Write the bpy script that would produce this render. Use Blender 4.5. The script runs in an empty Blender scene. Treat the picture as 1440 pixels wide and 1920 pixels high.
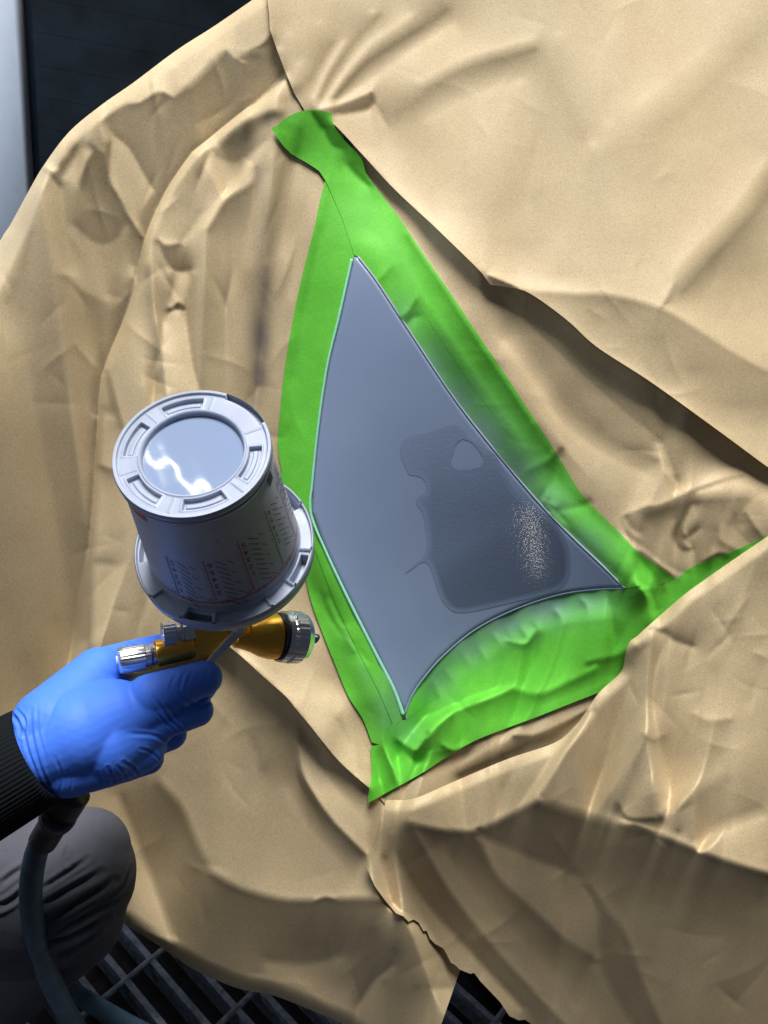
import bpy, math, random
import numpy as np
from mathutils import Vector, Matrix
random.seed(7); RNG = np.random.default_rng(7)
scene = bpy.context.scene
COL = scene.collection

# ------------------------------------------------------------------ camera
F = 1500.0                        # focal length in photo pixels (photo is 1440 x 1920)
PITCH, ROLL = math.radians(30), math.radians(10.5)
CAM = np.array([0.0, 0.0, 1.22])
_f = np.array([0, math.cos(PITCH), -math.sin(PITCH)])
_r0 = np.array([1.0, 0, 0]); _u0 = np.array([0, math.sin(PITCH), math.cos(PITCH)])
R_ = math.cos(ROLL)*_r0 + math.sin(ROLL)*_u0
U_ = -math.sin(ROLL)*_r0 + math.cos(ROLL)*_u0
cam_data = bpy.data.cameras.new('camera'); cam = bpy.data.objects.new('camera', cam_data); COL.objects.link(cam)
cam_data.sensor_fit = 'HORIZONTAL'; cam_data.sensor_width = 36.0; cam_data.lens = 36.0*F/1440.0
cam_data.clip_start = 0.02; cam_data.clip_end = 100
M = Matrix.Identity(4)
for i in range(3):
    M[i][0] = R_[i]; M[i][1] = U_[i]; M[i][2] = -_f[i]; M[i][3] = CAM[i]
cam.matrix_world = M
scene.camera = cam
cam_data.dof.use_dof = False; cam_data.dof.focus_distance = 0.80; cam_data.dof.aperture_fstop = 9.0

def P(u, v, d):
    """point at depth d (metres along the view axis) seen at photo pixel (u, v)"""
    return CAM + d*(_f + (u-720.0)/F*R_ - (v-960.0)/F*U_)
def PV(u, v, d): return Vector(P(u, v, d))
def Pn(u, v, d):
    u = np.asarray(u, float); v = np.asarray(v, float); d = np.asarray(d, float)
    return CAM + d[..., None]*(_f + ((u-720)/F)[..., None]*R_ - ((v-960)/F)[..., None]*U_)
def camvec(x, y, z): return Vector(x*R_ + y*U_ - z*_f)      # right, up, towards the camera

# ------------------------------------------------------------------ world + lamps
world = bpy.data.worlds.new('World'); scene.world = world; world.use_nodes = True
bg = world.node_tree.nodes['Background']; bg.inputs[0].default_value = (0.62, 0.74, 1.0, 1); bg.inputs[1].default_value = 0.045
LDIR = camvec(0.087, 0.866, 0.49).normalized()
def area(name, direction, target, dist, sx, sy, power, col):
    l = bpy.data.lights.new(name, 'AREA'); l.shape = 'RECTANGLE'; l.size = sx; l.size_y = sy
    l.energy = power; l.color = col
    o = bpy.data.objects.new(name, l); COL.objects.link(o)
    o.location = target + direction*dist
    o.rotation_euler = direction.to_track_quat('Z', 'Y').to_euler()
    return o
area('booth_lamp', LDIR, PV(760, 900, 0.9), 6.0, 2.5, 2.1, 840, (1.0, 0.985, 0.96))
area('added_reflection_fill', camvec(-.45, .62, .65).normalized(), PV(500, 900, 0.9), 2.6, 2.2, 1.4, 6, (0.84, 0.92, 1.0))  # unseen lamp added to brighten reflections on chrome, cup and panel
area('added_side_fill', camvec(-.85, .10, .50).normalized(), PV(150, 1500, .9), 1.9, 1.3, .5, 4.5, (.72, .85, 1.0))  # unseen bluish fill added to lift the dark lower left
vs = scene.view_settings
scene.display_settings.display_device = 'sRGB'
vs.view_transform = 'Standard'; vs.look = 'None'; vs.exposure = 0.0; vs.gamma = 1.0
scene.cycles.max_bounces = 8
# ------------------------------------------------------------------ the relief of the draped paper
# Facets of the crumpled paper are described by how much each one faces the lamps (0..1); the height field
# with those facet slopes is then integrated and used as real geometry.
G = 2.4; U0, V0 = -150.0, -150.0
NX, NY = 727, 927
CV, CW = np.zeros((NY, NX)), np.zeros((NY, NX))
def _put(pts, val, r=0):
    ix = np.clip(np.round((pts[:, 0]-U0)/G).astype(int), 0, NX-1); iy = np.clip(np.round((pts[:, 1]-V0)/G).astype(int), 0, NY-1)
    np.add.at(CV, (iy, ix), val); np.add.at(CW, (iy, ix), 1.0)
def _sample(pts, closed=False, step=1.5, smooth=True):
    p = np.array([q[:2] for q in pts], float)
    if smooth and len(p) > 2:
        # Catmull-Rom through the points
        e = np.vstack([2*p[0]-p[1], p, 2*p[-1]-p[-2]]); out = []
        for i in range(1, len(e)-2):
            n = max(2, int(np.linalg.norm(e[i+1]-e[i])/step)); t = np.linspace(0, 1, n, endpoint=False)[:, None]
            a, b, c, d = e[i-1], e[i], e[i+1], e[i+2]
            q = .5*((2*b)+(-a+c)*t+(2*a-5*b+4*c-d)*t**2+(-a+3*b-3*c+d)*t**3); out.append(q)
        out.append(p[-1:]); return np.vstack(out)
    out = []
    for a, b in zip(p[:-1], p[1:]):
        n = max(2, int(np.linalg.norm(b-a)/step)); t = np.linspace(0, 1, n, endpoint=False)[:, None]; out.append(a+(b-a)*t)
    out.append(p[-1:]); return np.vstack(out)
def S(pts, L, R, off=3.0):
    """crease: tone L on the left of the direction of travel, R on the right"""
    q = _sample(pts); t = np.gradient(q, axis=0); t /= np.linalg.norm(t, axis=1)[:, None]+1e-9
    n = np.stack([t[:, 1], -t[:, 0]], 1)
    off = max(off, 2.6)
    _put(q+n*off, L); _put(q-n*off, R)
def V(pts, val):
    if isinstance(pts, tuple): pts = [pts]
    q = _sample(pts) if len(pts) > 1 else np.array(pts, float)
    _put(q, val)
def VS(*trip):
    for u, v, t in trip: V((u, v), t)
CORR_LIST = [-2,-1,-2,-3,-6,-7,-8,-19,-14,-10,-10,-9,-9,-9,-14,-14,-16,-16,-14,-8,-9,-10,-12,-11,-3,-2,-2,-4,-4,-7,-5,-14,-7,-8,-6,-8,-9,-11,-12,-14,-14,-14,-12,-10,-7,-8,-9,-10,-4,-4,-4,-4,-5,-5,-6,-11,-3,-1,-5,-8,-8,-9,-12,-11,-12,-13,-12,-11,-6,-5,-6,-6,-6,-7,-6,-5,-4,-7,-6,-12,-5,-3,-5,-7,-10,-10,-11,-11,-12,-12,-11,-8,-6,-1,-5,-6,-8,-8,-7,-5,-7,-7,-7,-14,-6,-3,-2,-5,-10,-12,-12,-10,-11,-11,-11,-7,-4,1,-5,-6,-8,-6,-6,-5,-7,-9,-6,-12,-5,-3,6,10,-2,-9,-14,-11,-10,-10,-11,-7,-6,-2,-2,-4,-11,-9,-5,-5,-7,-10,-6,-11,-6,-6,10,22,13,-5,-11,-13,-11,-13,-12,-6,-5,-3,0,5,-10,-9,-7,-5,-5,-5,-3,-6,-6,-6,7,20,18,5,-2,-9,-13,-14,-13,-10,-6,-3,5,5,-8,-8,-5,-5,1,0,0,-6,-6,-4,1,8,9,9,7,0,-5,-13,-12,-11,-6,-2,5,2,-8,-8,-9,-9,-4,-4,-4,-3,-3,-2,0,4,0,-1,8,11,10,2,-7,-13,-5,-1,4,3,-6,-8,-7,-6,-6,-5,-4,-2,-2,-1,0,0,-7,-10,-6,5,17,15,4,-4,-7,-4,3,8,-6,-8,-7,-6,-7,-6,-3,-2,-3,-2,-2,0,-12,-16,-15,-10,1,14,14,12,5,-3,0,1,-6,-6,-5,-4,-5,-4,-4,-4,-6,-6,-4,-1,-9,-16,-16,-14,-6,2,14,20,21,12,5,1,-6,-7,-4,0,-1,-3,-4,-4,-6,-7,-7,-5,-8,-12,-13,-10,-9,-4,1,12,20,23,21,16,-5,-5,-3,2,1,-2,-3,-4,-4,-4,-3,-2,-2,-8,-8,-8,-8,-8,-6,-4,-1,14,24,25,-4,-3,-3,-3,-2,-1,-1,-1,-1,-1,-1,-1,0,0,-2,-5,1,2,-7,-8,-6,0,11,23,-4,-4,-4,-5,-5,-2,-1,-1,-1,-1,-1,-1,0,0,0,-3,3,3,-2,-2,-5,-6,-5,0,-4,-5,-3,-5,-5,-2,-1,-1,0,0,0,0,0,0,0,-2,-2,-2,-2,2,-1,-5,-6,-5,-5,-5,-2,-4,-3,-2,-1,-1,2,6,7,7,6,0,0,-1,-2,-3,-4,-4,-9,-9,-3,2,-5,-4,-4,-3,-2,0,0,-1,3,11,13,13,6,-1,-1,-1,-1,-2,-6,-9,-9,-4,-1,7,-5,-5,-4,-2,-1,1,4,8,1,2,6,6,2,-1,3,4,4,-1,-6,-7,-6,-2,3,5,-3,-4,-3,-3,-1,1,10,10,9,0,-3,-1,-1,4,8,8,5,2,-7,-6,-3,-1,0,3,-1,-2,-2,-1,0,2,7,13,15,14,5,-1,-1,6,7,5,-1,-4,-4,-6,-3,-1,-1,2,0,-1,-1,0,1,2,6,12,23,25,17,6,2,-2,-2,-5,-5,-2,-3,-4,-6,-6,-3,4,-1,-1,0,0,1,2,6,15,21,24,18,9,3,0,-2,-6,-5,2,0,-5,-6,-5,0,3,0,0,0,1,3,5,9,16,19,17,11,4,1,2,4,2,3,4,-2,-5,-6,-3,-2,2,0,0,0,3,6,12,15,22,21,15,8,2,2,5,7,8,5,3,-7,-8,-5,-3,-2,1,0,0,1,5,14,18,22,26,23,14,8,4,5,4,6,9,6,4,-6,-7,-5,-4,-2,4,0,0,2,6,16,19,25,26,20,12,5,6,7,5,4,2,4,4,-1,-3,1,0,1,9,0,0,3,14,16,26,26,26,22,11,4,2,4,8,7,6,1,-1,-2,-3,-1,2,6,8,0,0,4,15,21,26,26,26,26,23,9,3,0,8,12,12,5,2,-1,-2,-1,3,5,8,0,0,6,18,23,26,26,26,26,26,22,7,0,5,14,16,8,4,4,1,0,4,6,8]
# --- sheet at the back left
V([(480,20),(400,70),(330,112),(250,170),(200,205)], .82); V([(190,215),(140,255)], .72); V([(75,345),(40,410),(5,470)], .70)
V([(-20,520),(-20,620)], .75); V([(560,-60),(475,-30)], .84); V([(-140,600),(-140,700)],.7)
S([(505,66),(490,82),(466,94)], .48,.72)
S([(460,100),(415,100),(385,130),(347,166)], .52,.78, 10); S([(347,164),(325,182)], .53,.72,5)
S([(325,180),(300,170),(275,182),(262,190),(240,194)], .53,.78,3); S([(240,194),(215,205),(190,225)], .56,.72,5)
S([(425,95),(440,108),(455,116)],.72,.50,2.6)
VS((430,170,.50),(480,140,.47),(400,230,.55),(440,195,.53),(300,215,.53),(330,240,.58),(380,250,.55),(300,300,.58),(510,110,.48))
S([(213,252),(242,277),(265,317),(289,357)], .55,.70); S([(289,357),(262,400),(272,440)], .55,.68,5)
S([(207,268),(206,335),(222,365),(240,400),(270,445)], .68,.44)
VS((180,320,.47),(190,420,.49),(165,400,.49),(200,450,.50),(230,330,.68))
S([(138,420),(160,440),(190,458),(220,445),(235,420)], .48,.59,5)
S([(172,285),(158,310),(148,350)], .47,.68,4); S([(150,275),(135,300),(115,330)], .68,.47,7); VS((115,305,.45),(125,290,.6))
S([(82,316),(100,335),(110,348)], .46,.63,4); V([(84,312),(104,316)], .78); S([(168,265),(192,285)], .58,.46)
VS((60,450,.66),(90,400,.64),(110,420,.61),(100,500,.60),(40,580,.58),(15,520,.72))
S([(0,560),(22,510),(48,430)], .74,.61,14); S([(120,510),(160,545),(205,568)], .62,.54,6)
VS((190,600,.50),(100,620,.55),(60,750,.52),(150,700,.50),(100,900,.47),(40,1000,.46),(140,1000,.455),(80,1150,.47),(150,1150,.455),
   (220,520,.55),(200,620,.51),(170,780,.47),(-60,800,.52),(-60,1100,.48),(60,1250,.45),(-140,1300,.45))
# --- fold edge of the middle sheet
S([(533,135),(500,172),(440,220),(360,285)], .77,.53); S([(360,285),(315,350),(290,400),(272,445)], .72,.55)
S([(272,445),(262,490),(235,590),(195,690)], .73,.52); S([(190,705),(180,840),(168,1050),(165,1200)], .67,.46)
S([(398,285),(440,240),(480,215),(530,205)], .75,.57,8); S([(395,282),(415,298),(450,300),(500,262)], .56,.68,5)
VS((500,240,.65),(510,290,.68),(452,258,.55))
S([(395,283),(385,305),(377,330)], .74,.59); V((350,300),.70)
S([(474,310),(472,340),(425,372),(400,410),(385,430)], .56,.75,6)
V([(460,299),(472,308)],.80)
VS((440,340,.75),(400,370,.75),(380,400,.71),(330,380,.73),(345,350,.72),(440,390,.57),(420,430,.58),(460,430,.62))
S([(292,398),(310,390),(330,374)], .75,.60); S([(297,447),(312,458),(338,454)], .76,.53); S([(338,454),(362,425),(380,395)], .64,.74,4)
VS((345,478,.55),(340,490,.51))
S([(318,500),(333,508),(360,505)], .50,.72); S([(298,455),(310,485),(330,505)], .53,.64)
S([(358,512),(350,545),(343,576)], .57,.78); S([(333,512),(325,550),(316,575)], .76,.62,8)
S([(318,584),(332,577),(345,580)], .40,.82); S([(320,575),(332,566),(343,570)], .76,.45,2.6)
S([(344,582),(350,620),(358,680),(372,730)], .57,.81,5); S([(302,605),(303,650),(310,735)], .80,.56,4)
S([(262,500),(272,600),(280,720)], .57,.71,12); S([(200,680),(215,740),(232,800)], .67,.55,4)
VS((190,760,.57),(250,720,.67),(290,600,.6)); S([(180,772),(215,775)], .57,.68,8); S([(183,868),(205,876),(225,880)], .65,.50,4)
VS((210,830,.66),(215,892,.52),(190,950,.63),(200,1020,.64),(230,1000,.55),(210,1110,.65),(260,1090,.60),(190,1160,.62),(230,1160,.62))
S([(176,1056),(215,1058)], .55,.66,6)
V([(536,290),(518,375),(503,480)], .53); V([(560,300),(545,400),(530,480)], .68); V([(500,330),(480,420),(465,500)], .64)
V([(590,350),(565,450),(545,560)], .68); V([(500,500),(497,600),(488,720)], .50); V([(455,560),(450,660)], .60)
V([(420,500),(415,600),(410,700)], .60); V([(525,560),(518,660),(512,760)], .61); VS((470,740,.54),(400,560,.58),(385,650,.55),(540,800,.55),(520,900,.55))
V([(590,1190),(640,1300),(690,1430)], .70); V([(560,1240),(605,1300),(650,1400)], .77); V([(620,1280),(635,1330)],.80)
S([(625,1345),(650,1390),(672,1440)],.66,.78,5)
# --- edge of the middle sheet over the lower sheet
S([(447,1226),(535,1305),(577,1355),(631,1422),(693,1476)], .76,.30)
VS((420,1290,.55),(470,1300,.44),(500,1320,.34),(540,1400,.35),(490,1270,.36),(440,1400,.55),(400,1400,.56),(530,1450,.46))
V([(480,1330),(484,1440)], .44); S([(470,1380),(486,1446)],.38,.52,8)
S([(560,1400),(570,1455),(618,1530),(685,1600)], .62,.32,4); V([(535,1480),(585,1560),(640,1620)], .54)
V([(578,1408),(625,1475),(690,1545)], .62); V([(566,1398),(600,1418)], .72); V([(560,1352),(595,1405),(650,1462)], .33)
VS((470,1500,.58),(530,1540,.58),(450,1580,.58),(560,1630,.58),(620,1660,.56),(400,1500,.57),(420,1560,.58),(350,1450,.55))
S([(397,1634),(452,1663),(535,1685),(610,1684),(714,1682)], .61,.35,8)
S([(397,1632),(370,1580),(340,1510),(300,1465)], .40,.57,9); S([(222,1490),(262,1590),(300,1690),(328,1762)], .40,.59,9)
VS((300,1560,.39),(330,1640,.39),(240,1650,.58),(290,1735,.61),(200,1520,.57))
S([(240,1735),(290,1757),(328,1767)], .61,.40,7); V([(345,1795),(450,1848)], .34)
VS((380,1740,.36),(480,1720,.34),(550,1750,.30),(450,1790,.35),(640,1720,.33),(700,1740,.24),(740,1780,.22),(600,1800,.28),(560,1835,.40),(650,1860,.40),(720,1840,.29),(780,1850,.29))
S([(675,1880),(700,1840),(735,1810)], .26,.42,4); S([(500,1800),(570,1806),(640,1790)], .28,.40,8); V([(850,1860),(838,1900)], .55)
S([(590,1687),(610,1680),(628,1684)], .64,.34,2.6)
# --- upper right sheet
VS((540,60,.79),(560,120,.77),(600,40,.84),(700,20,.84),(525,90,.77))
V([(625,75),(600,110),(578,150)], .67); V([(645,75),(612,130),(590,180)], .80); V([(712,25),(660,82),(620,140),(600,180)], .67); V([(700,70),(650,130),(612,185)], .82)
V([(840,15),(800,45),(740,82),(690,115),(655,150),(628,182)], .60); V([(850,48),(770,98),(700,150),(640,188)], .85); V([(770,25),(710,68)], .83)
S([(1000,80),(960,92),(870,118),(790,160)], .65,.84,12); V([(960,112),(870,140),(790,185),(735,215)], .66); VS((760,240,.78),(745,222,.66))
V([(980,150),(880,185),(800,225)], .82)
S([(600,203),(635,196),(697,172)], .84,.60); S([(697,170),(703,180),(703,192)], .76,.53); S([(625,214),(660,210),(690,203),(703,194)], .55,.81,5)
S([(704,195),(715,215),(726,235)], .68,.80,4); V((590,205),.55)
VS((680,262,.80),(740,300,.82),(800,330,.83),(850,250,.83),(950,200,.84),(1050,60,.85),(1200,60,.86),(1350,40,.86),(1150,150,.86),(1140,230,.85),(1500,100,.84))
V([(1020,130),(1060,190),(1095,258)], .75); V((1112,270),.88)
V([(1440,45),(1300,190),(1200,260),(1100,310),(1000,370)], .77); V([(1320,90),(1200,190)], .87)
VS((1350,250,.85),(1300,330,.80),(1200,330,.77),(1100,380,.79),(1000,440,.84),(1050,450,.84),(1200,450,.81))
V([(720,270),(800,350),(880,440),(960,512)], .81)
S([(625,232),(680,290),(740,355),(820,430),(900,508)], .80,.46)
V([(1390,320),(1310,420),(1265,500)], .85); S([(1450,310),(1390,395),(1315,475),(1264,532)], .62,.84,22); S([(1262,530),(1252,555),(1238,574)], .70,.84)
VS((1340,530,.74),(1420,480,.66),(1380,570,.80),(1420,630,.83),(1300,580,.79),(1500,600,.7))
S([(980,541),(1060,548),(1145,552),(1237,576),(1295,607),(1370,655),(1440,695)], .84,.66,6)
VS((1200,620,.66),(1300,690,.60),(1380,760,.59),(1430,780,.61),(1100,590,.66)); V([(1130,650),(1230,712),(1350,795)],.62)
S([(918,515),(950,528),(980,542)], .83,.40)
S([(980,544),(1025,572),(1070,607),(1120,652),(1220,717),(1345,807),(1440,877)], .64,.36)
# --- paper right of the masking tape
V([(695,335),(760,430),(830,530),(900,640),(1000,790)], .63); V([(700,312),(760,380),(840,462),(905,535)], .52)
V([(960,590),(1020,660),(1080,745),(1130,805)], .43); V([(960,560),(1060,640),(1180,740),(1300,830),(1400,870)], .38)
S([(922,537),(1020,632),(1155,756),(1240,826)], .36,.46); S([(960,630),(1010,700),(1060,775),(1130,832),(1225,880)], .47,.73,18)
V([(950,690),(1020,780),(1085,860),(1170,920)], .71); VS((1120,870,.77),(1200,920,.76)); S([(1240,826),(1252,860),(1265,900)], .46,.68,5)
VS((1290,860,.46),(1380,862,.48)); V([(1050,860),(1110,928),(1165,992)], .62)
S([(1170,966),(1208,949),(1242,943),(1297,917),(1363,893),(1400,884)], .74,.55); V([(1310,922),(1370,905),(1420,900)], .70); V([(1210,968),(1240,958),(1300,942),(1400,935)], .44)
VS((1220,990,.62),(1250,1010,.62),(1200,1000,.65),(1340,1000,.60),(1390,990,.62),(1340,960,.50))
S([(1297,945),(1280,985),(1286,1008)], .68,.44); S([(1266,977),(1262,1005),(1276,1030),(1300,1030)], .44,.63); S([(1287,1008),(1312,990)], .44,.63)
S([(1286,1008),(1300,1030),(1302,1066)],.55,.68)
S([(1350,985),(1350,1010),(1385,1030)], .66,.53,4); S([(1400,960),(1415,985),(1430,1005)], .63,.44); S([(1320,1050),(1345,1035),(1362,1037)], .60,.36)
S([(1170,1000),(1200,1020),(1250,1060),(1288,1075)], .58,.68); S([(1200,1030),(1235,1055),(1265,1080)], .64,.42,2.6)
S([(1170,966),(1180,985),(1200,1000)],.52,.66,4)
# --- lower right sheet
V([(1430,1025),(1330,1095),(1220,1185)], .72); VS((1430,1080,.65),(1350,1130,.59),(1270,1180,.57))
S([(1216,1180),(1245,1186),(1265,1200),(1300,1212)], .50,.70,4)
VS((1270,1240,.68),(1210,1220,.65),(1240,1290,.60),(1330,1250,.61),(1400,1180,.62),(1180,1300,.58),(1420,1250,.66),(1400,1325,.75),(1330,1370,.66),(1250,1370,.63),(1420,1400,.66),(1500,1200,.62),(1500,1400,.66))
S([(1299,1336),(1330,1350),(1370,1345)],.74,.63,4); S([(1205,1372),(1225,1385),(1245,1375)],.67,.58,3)
V([(1105,1340),(1050,1402),(960,1440),(850,1480)], .66); VS((940,1470,.60),(1000,1460,.62),(850,1515,.60))
S([(1115,1330),(1075,1390),(1040,1445),(1010,1497)], .56,.66,5)
S([(768,1542),(830,1555),(890,1558)], .58,.29,7); S([(890,1558),(940,1535),(1009,1499)], .58,.29,8); S([(1009,1499),(1080,1522),(1160,1547)], .53,.29,13)
S([(1160,1542),(1230,1562),(1302,1590),(1370,1615),(1450,1638)], .66,.28,7); V((1270,1556),.42)
S([(1205,1330),(1203,1400),(1215,1460),(1245,1529)], .68,.58,15); V([(1275,1500),(1335,1437),(1420,1370)], .70)
S([(1245,1529),(1290,1490),(1360,1450)], .70,.59,12); S([(1302,1586),(1350,1550),(1430,1520)], .57,.74,13); VS((1380,1575,.72),(1430,1600,.72))
S([(1160,1505),(1180,1532),(1240,1531)], .54,.34)
S([(1185,1545),(1215,1560),(1240,1585)],.42,.30,3)
VS((1000,1600,.27),(1100,1600,.28),(1200,1620,.28),(1300,1650,.27),(1430,1680,.28),(850,1600,.29))
S([(892,1560),(920,1620),(945,1655),(1000,1705),(1060,1760),(1122,1798)], .39,.26,7); S([(892,1560),(980,1600),(1090,1645)], .28,.40,8); VS((1000,1650,.40),(1060,1700,.40))
S([(1100,1656),(1120,1700),(1125,1797)], .29,.40,8); S([(1100,1655),(1140,1710),(1172,1750),(1200,1830),(1240,1920)], .40,.27,7)
VS((1300,1750,.38),(1400,1800,.38),(1350,1900,.40),(1430,1740,.33),(1500,1800,.38),(1350,2000,.4)); S([(1122,1800),(1150,1860),(1200,1940)], .28,.39,9)
S([(770,1545),(800,1600),(850,1680),(930,1780),(1060,1920)], .41,.26,6); V([(830,1600),(900,1690),(1000,1790),(1120,1920)], .41)
V([(770,1600),(820,1680),(900,1780),(1020,1920)], .26); V([(735,1690),(820,1765),(930,1865)], .46); S([(745,1600),(790,1680),(870,1770),(980,1890)], .26,.45,6)
VS((740,1520,.63),(735,1560,.52),(722,1605,.30)); V([(705,1600),(700,1650),(750,1710)], .58)
V([(800,1462),(870,1425),(960,1378),(1060,1335)], .68); V([(860,1452),(950,1412),(1040,1372)], .36); V((780,1488),.64); S([(960,1375),(1000,1377),(1060,1352),(1110,1325)], .66,.38,4)
# --- masking tape
V([(562,240),(556,285)], .48); VS((535,245,.68),(545,225,.66),(600,290,.66)); S([(585,212),(600,235),(612,243)], .36,.58); S([(608,245),(622,270),(640,280)], .43,.64)
S([(652,308),(668,328),(692,348)], .40,.66,4)
V([(762,440),(850,575),(950,725),(1045,870)], .50); V([(720,420),(790,545),(880,680),(985,830)], .65)
V([(630,380),(600,470),(570,640),(550,800)], .64); V([(600,420),(570,560),(548,700)], .60); V([(600,1150),(650,1250),(715,1370)], .60)
S([(752,592),(768,580),(778,560)],.68,.54,2.6); S([(758,612),(774,596),(786,592)],.54,.68,2.6); S([(700,530),(722,512),(730,500)],.68,.57,2.6)
S([(1018,930),(1030,945),(1068,985)],.50,.64,2.6); S([(1024,915),(1020,935),(1040,950)],.64,.48,2.6); S([(1060,985),(1110,1035),(1160,1080)],.48,.58,2.6)
S([(990,880),(1030,860),(1050,835)],.60,.48,5); S([(1020,960),(1080,950),(1110,940)],.48,.60,5)
S([(620,1120),(650,1190),(690,1240)],.56,.70,2.6); S([(640,1170),(655,1200),(668,1222)],.70,.52,2.6); S([(600,1110),(615,1150),(640,1190)],.54,.66,3)
S([(800,1385),(850,1335),(930,1305),(960,1290)], .67,.48,4); S([(960,1290),(1010,1300),(1060,1280),(1120,1250)], .67,.50,5); S([(1100,1240),(1160,1225),(1200,1200)], .64,.46,5)
V([(1150,1272),(1050,1312),(900,1372)], .66); S([(745,1385),(775,1405),(790,1395),(800,1370)], .68,.38); S([(762,1412),(785,1428),(806,1405)], .40,.66); S([(720,1400),(735,1440),(745,1470)],.70,.46)
S([(830,1395),(850,1405),(880,1395)],.68,.42)
for (x, y, q) in ((812,1290,.7),(835,1262,.66),(868,1232,.66),(898,1222,.7),(925,1195,.74),(952,1190,.72),(975,1182,.72),(1000,1170,.66),(1040,1150,.62),(1090,1130,.6)):
    k = .5+.9*((x*7+y*13) % 10)/10; t = .03+.10*((x*3+y*11) % 7)/7; S([(x,y-13*k),(x+3+4*t*10,y),(x+9-30*t+4,y+17*k)], .60+t,.60-t,2.6)
S([(952,1200),(985,1205),(1005,1180)],.72,.46,2.6); S([(1140,1120),(1146,1150),(1150,1185)],.56,.68,3); S([(1190,1092),(1202,1105),(1212,1118)],.70,.5,2.6)
VS((1050,1190,.62),(1150,1160,.62),(1230,1100,.6),(1350,1050,.66),(900,1280,.6))
# --- body panel: smooth
V([(690,560),(700,700),(720,850)], .68); V([(640,650),(610,850),(605,960)], .72); V([(760,700),(850,820)], .60); V([(700,1000),(720,1150),(760,1260)], .56); V([(850,1000),(900,1100)], .50); V([(980,980),(1060,1060)], .44)
def diffuse():
    has = CW > 0
    val = np.where(has, CV/np.maximum(CW, 1), 0.0)
    levels = [(val, has)]
    while min(levels[-1][0].shape) > 12:
        v_, h_ = levels[-1]; w = h_.astype(float); H, W = v_.shape; H2, W2 = (H+1)//2, (W+1)//2
        vp = np.zeros((H2*2, W2*2)); wp = np.zeros((H2*2, W2*2)); vp[:H, :W] = v_*w; wp[:H, :W] = w
        sv = vp.reshape(H2, 2, W2, 2).sum((1, 3)); sw = wp.reshape(H2, 2, W2, 2).sum((1, 3))
        levels.append((np.where(sw > 0, sv/np.maximum(sw, 1e-9), 0), sw > 0))
    x = None
    for k, (v_, h_) in enumerate(reversed(levels)):
        if x is None: x = np.full(v_.shape, v_[h_].mean())
        else: x = np.repeat(np.repeat(x, 2, 0), 2, 1)[:v_.shape[0], :v_.shape[1]]
        for _ in range(400 if k < 3 else 120):
            x = np.where(h_, v_, x)
            p = np.pad(x, 1, mode='edge'); x = .25*(p[:-2, 1:-1]+p[2:, 1:-1]+p[1:-1, :-2]+p[1:-1, 2:])
        x = np.where(h_, v_, x)
    p = np.pad(x, 1, mode='edge')
    return .5*x+.125*(p[:-2, 1:-1]+p[2:, 1:-1]+p[1:-1, :-2]+p[1:-1, 2:])
TONE = diffuse()
def crumple(T, n, rng, box, amp, wid, leng, ang=None):
    """many small sharp creases pressed into the paper"""
    for _ in range(n):
        cx = rng.uniform(box[0], box[2]); cy = rng.uniform(box[1], box[3]); a = rng.uniform(0, np.pi) if ang is None else rng.normal(ang, .5)
        L = rng.uniform(*leng); w = rng.uniform(*wid); A = rng.uniform(*amp)*rng.choice((-1, 1))
        r = L/2+3*w; i0, i1 = int(max(0, (cx-r-U0)/G)), int(min(NX, (cx+r-U0)/G)); j0, j1 = int(max(0, (cy-r-V0)/G)), int(min(NY, (cy+r-V0)/G))
        if i1-i0 < 4 or j1-j0 < 4: continue
        x, y = np.meshgrid(U0+G*np.arange(i0, i1)-cx, V0+G*np.arange(j0, j1)-cy)
        s = x*np.cos(a)+y*np.sin(a); d = -x*np.sin(a)+y*np.cos(a)+(s*s)*rng.normal(0, .0018)
        tp = np.clip(1-np.abs(s)/(L/2), 0, 1)**.6
        T[j0:j1, i0:i1] += A*tp*np.sign(d)*np.exp(-np.abs(d)/w)*np.clip(np.abs(d)/G, 0, 1)
_rng = np.random.default_rng(3)
_T = TONE.copy()
crumple(_T, 60, _rng, (0, 60, 560, 760), (.02, .075), (5, 20), (30, 130))
crumple(_T, 26, _rng, (150, 750, 560, 1250), (.02, .06), (5, 20), (30, 120))
crumple(_T, 26, _rng, (560, 0, 1440, 520), (.008, .025), (8, 30), (40, 160))
crumple(_T, 46, _rng, (1160, 880, 1440, 1340), (.02, .07), (5, 18), (25, 110))
crumple(_T, 44, _rng, (760, 1320, 1440, 1900), (.015, .045), (6, 24), (40, 150))
crumple(_T, 40, _rng, (200, 1300, 720, 1880), (.015, .045), (6, 24), (40, 150))
crumple(_T, 22, _rng, (900, 560, 1300, 900), (.015, .045), (6, 20), (40, 150), .7)

THL = math.radians(60.5)
CORR = np.array(CORR_LIST).reshape(32, 24)/100.0      # coarse fit of the facet tones (shading of the real room)
def _corr():
    uc = (U0+G*np.arange(NX))/60-.5; vc = (V0+G*np.arange(NY))/60-.5
    x, y = np.meshgrid(np.clip(uc, 0, 22.999), np.clip(vc, 0, 30.999)); i = x.astype(int); j = y.astype(int); fx = x-i; fy = y-j
    return CORR[j, i]*(1-fx)*(1-fy)+CORR[j, i+1]*fx*(1-fy)+CORR[j+1, i]*(1-fx)*fy+CORR[j+1, i+1]*fx*fy
LIN = np.clip(_T+_corr(), .05, .95)**2.2/.735
def _soft(A, n):
    for _ in range(n):
        p = np.pad(A, 1, mode='edge'); A = .25*A+.125*(p[:-2, 1:-1]+p[2:, 1:-1]+p[1:-1, :-2]+p[1:-1, 2:])+.0625*(p[:-2, :-2]+p[2:, 2:]+p[2:, :-2]+p[:-2, 2:])
    return A
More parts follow.
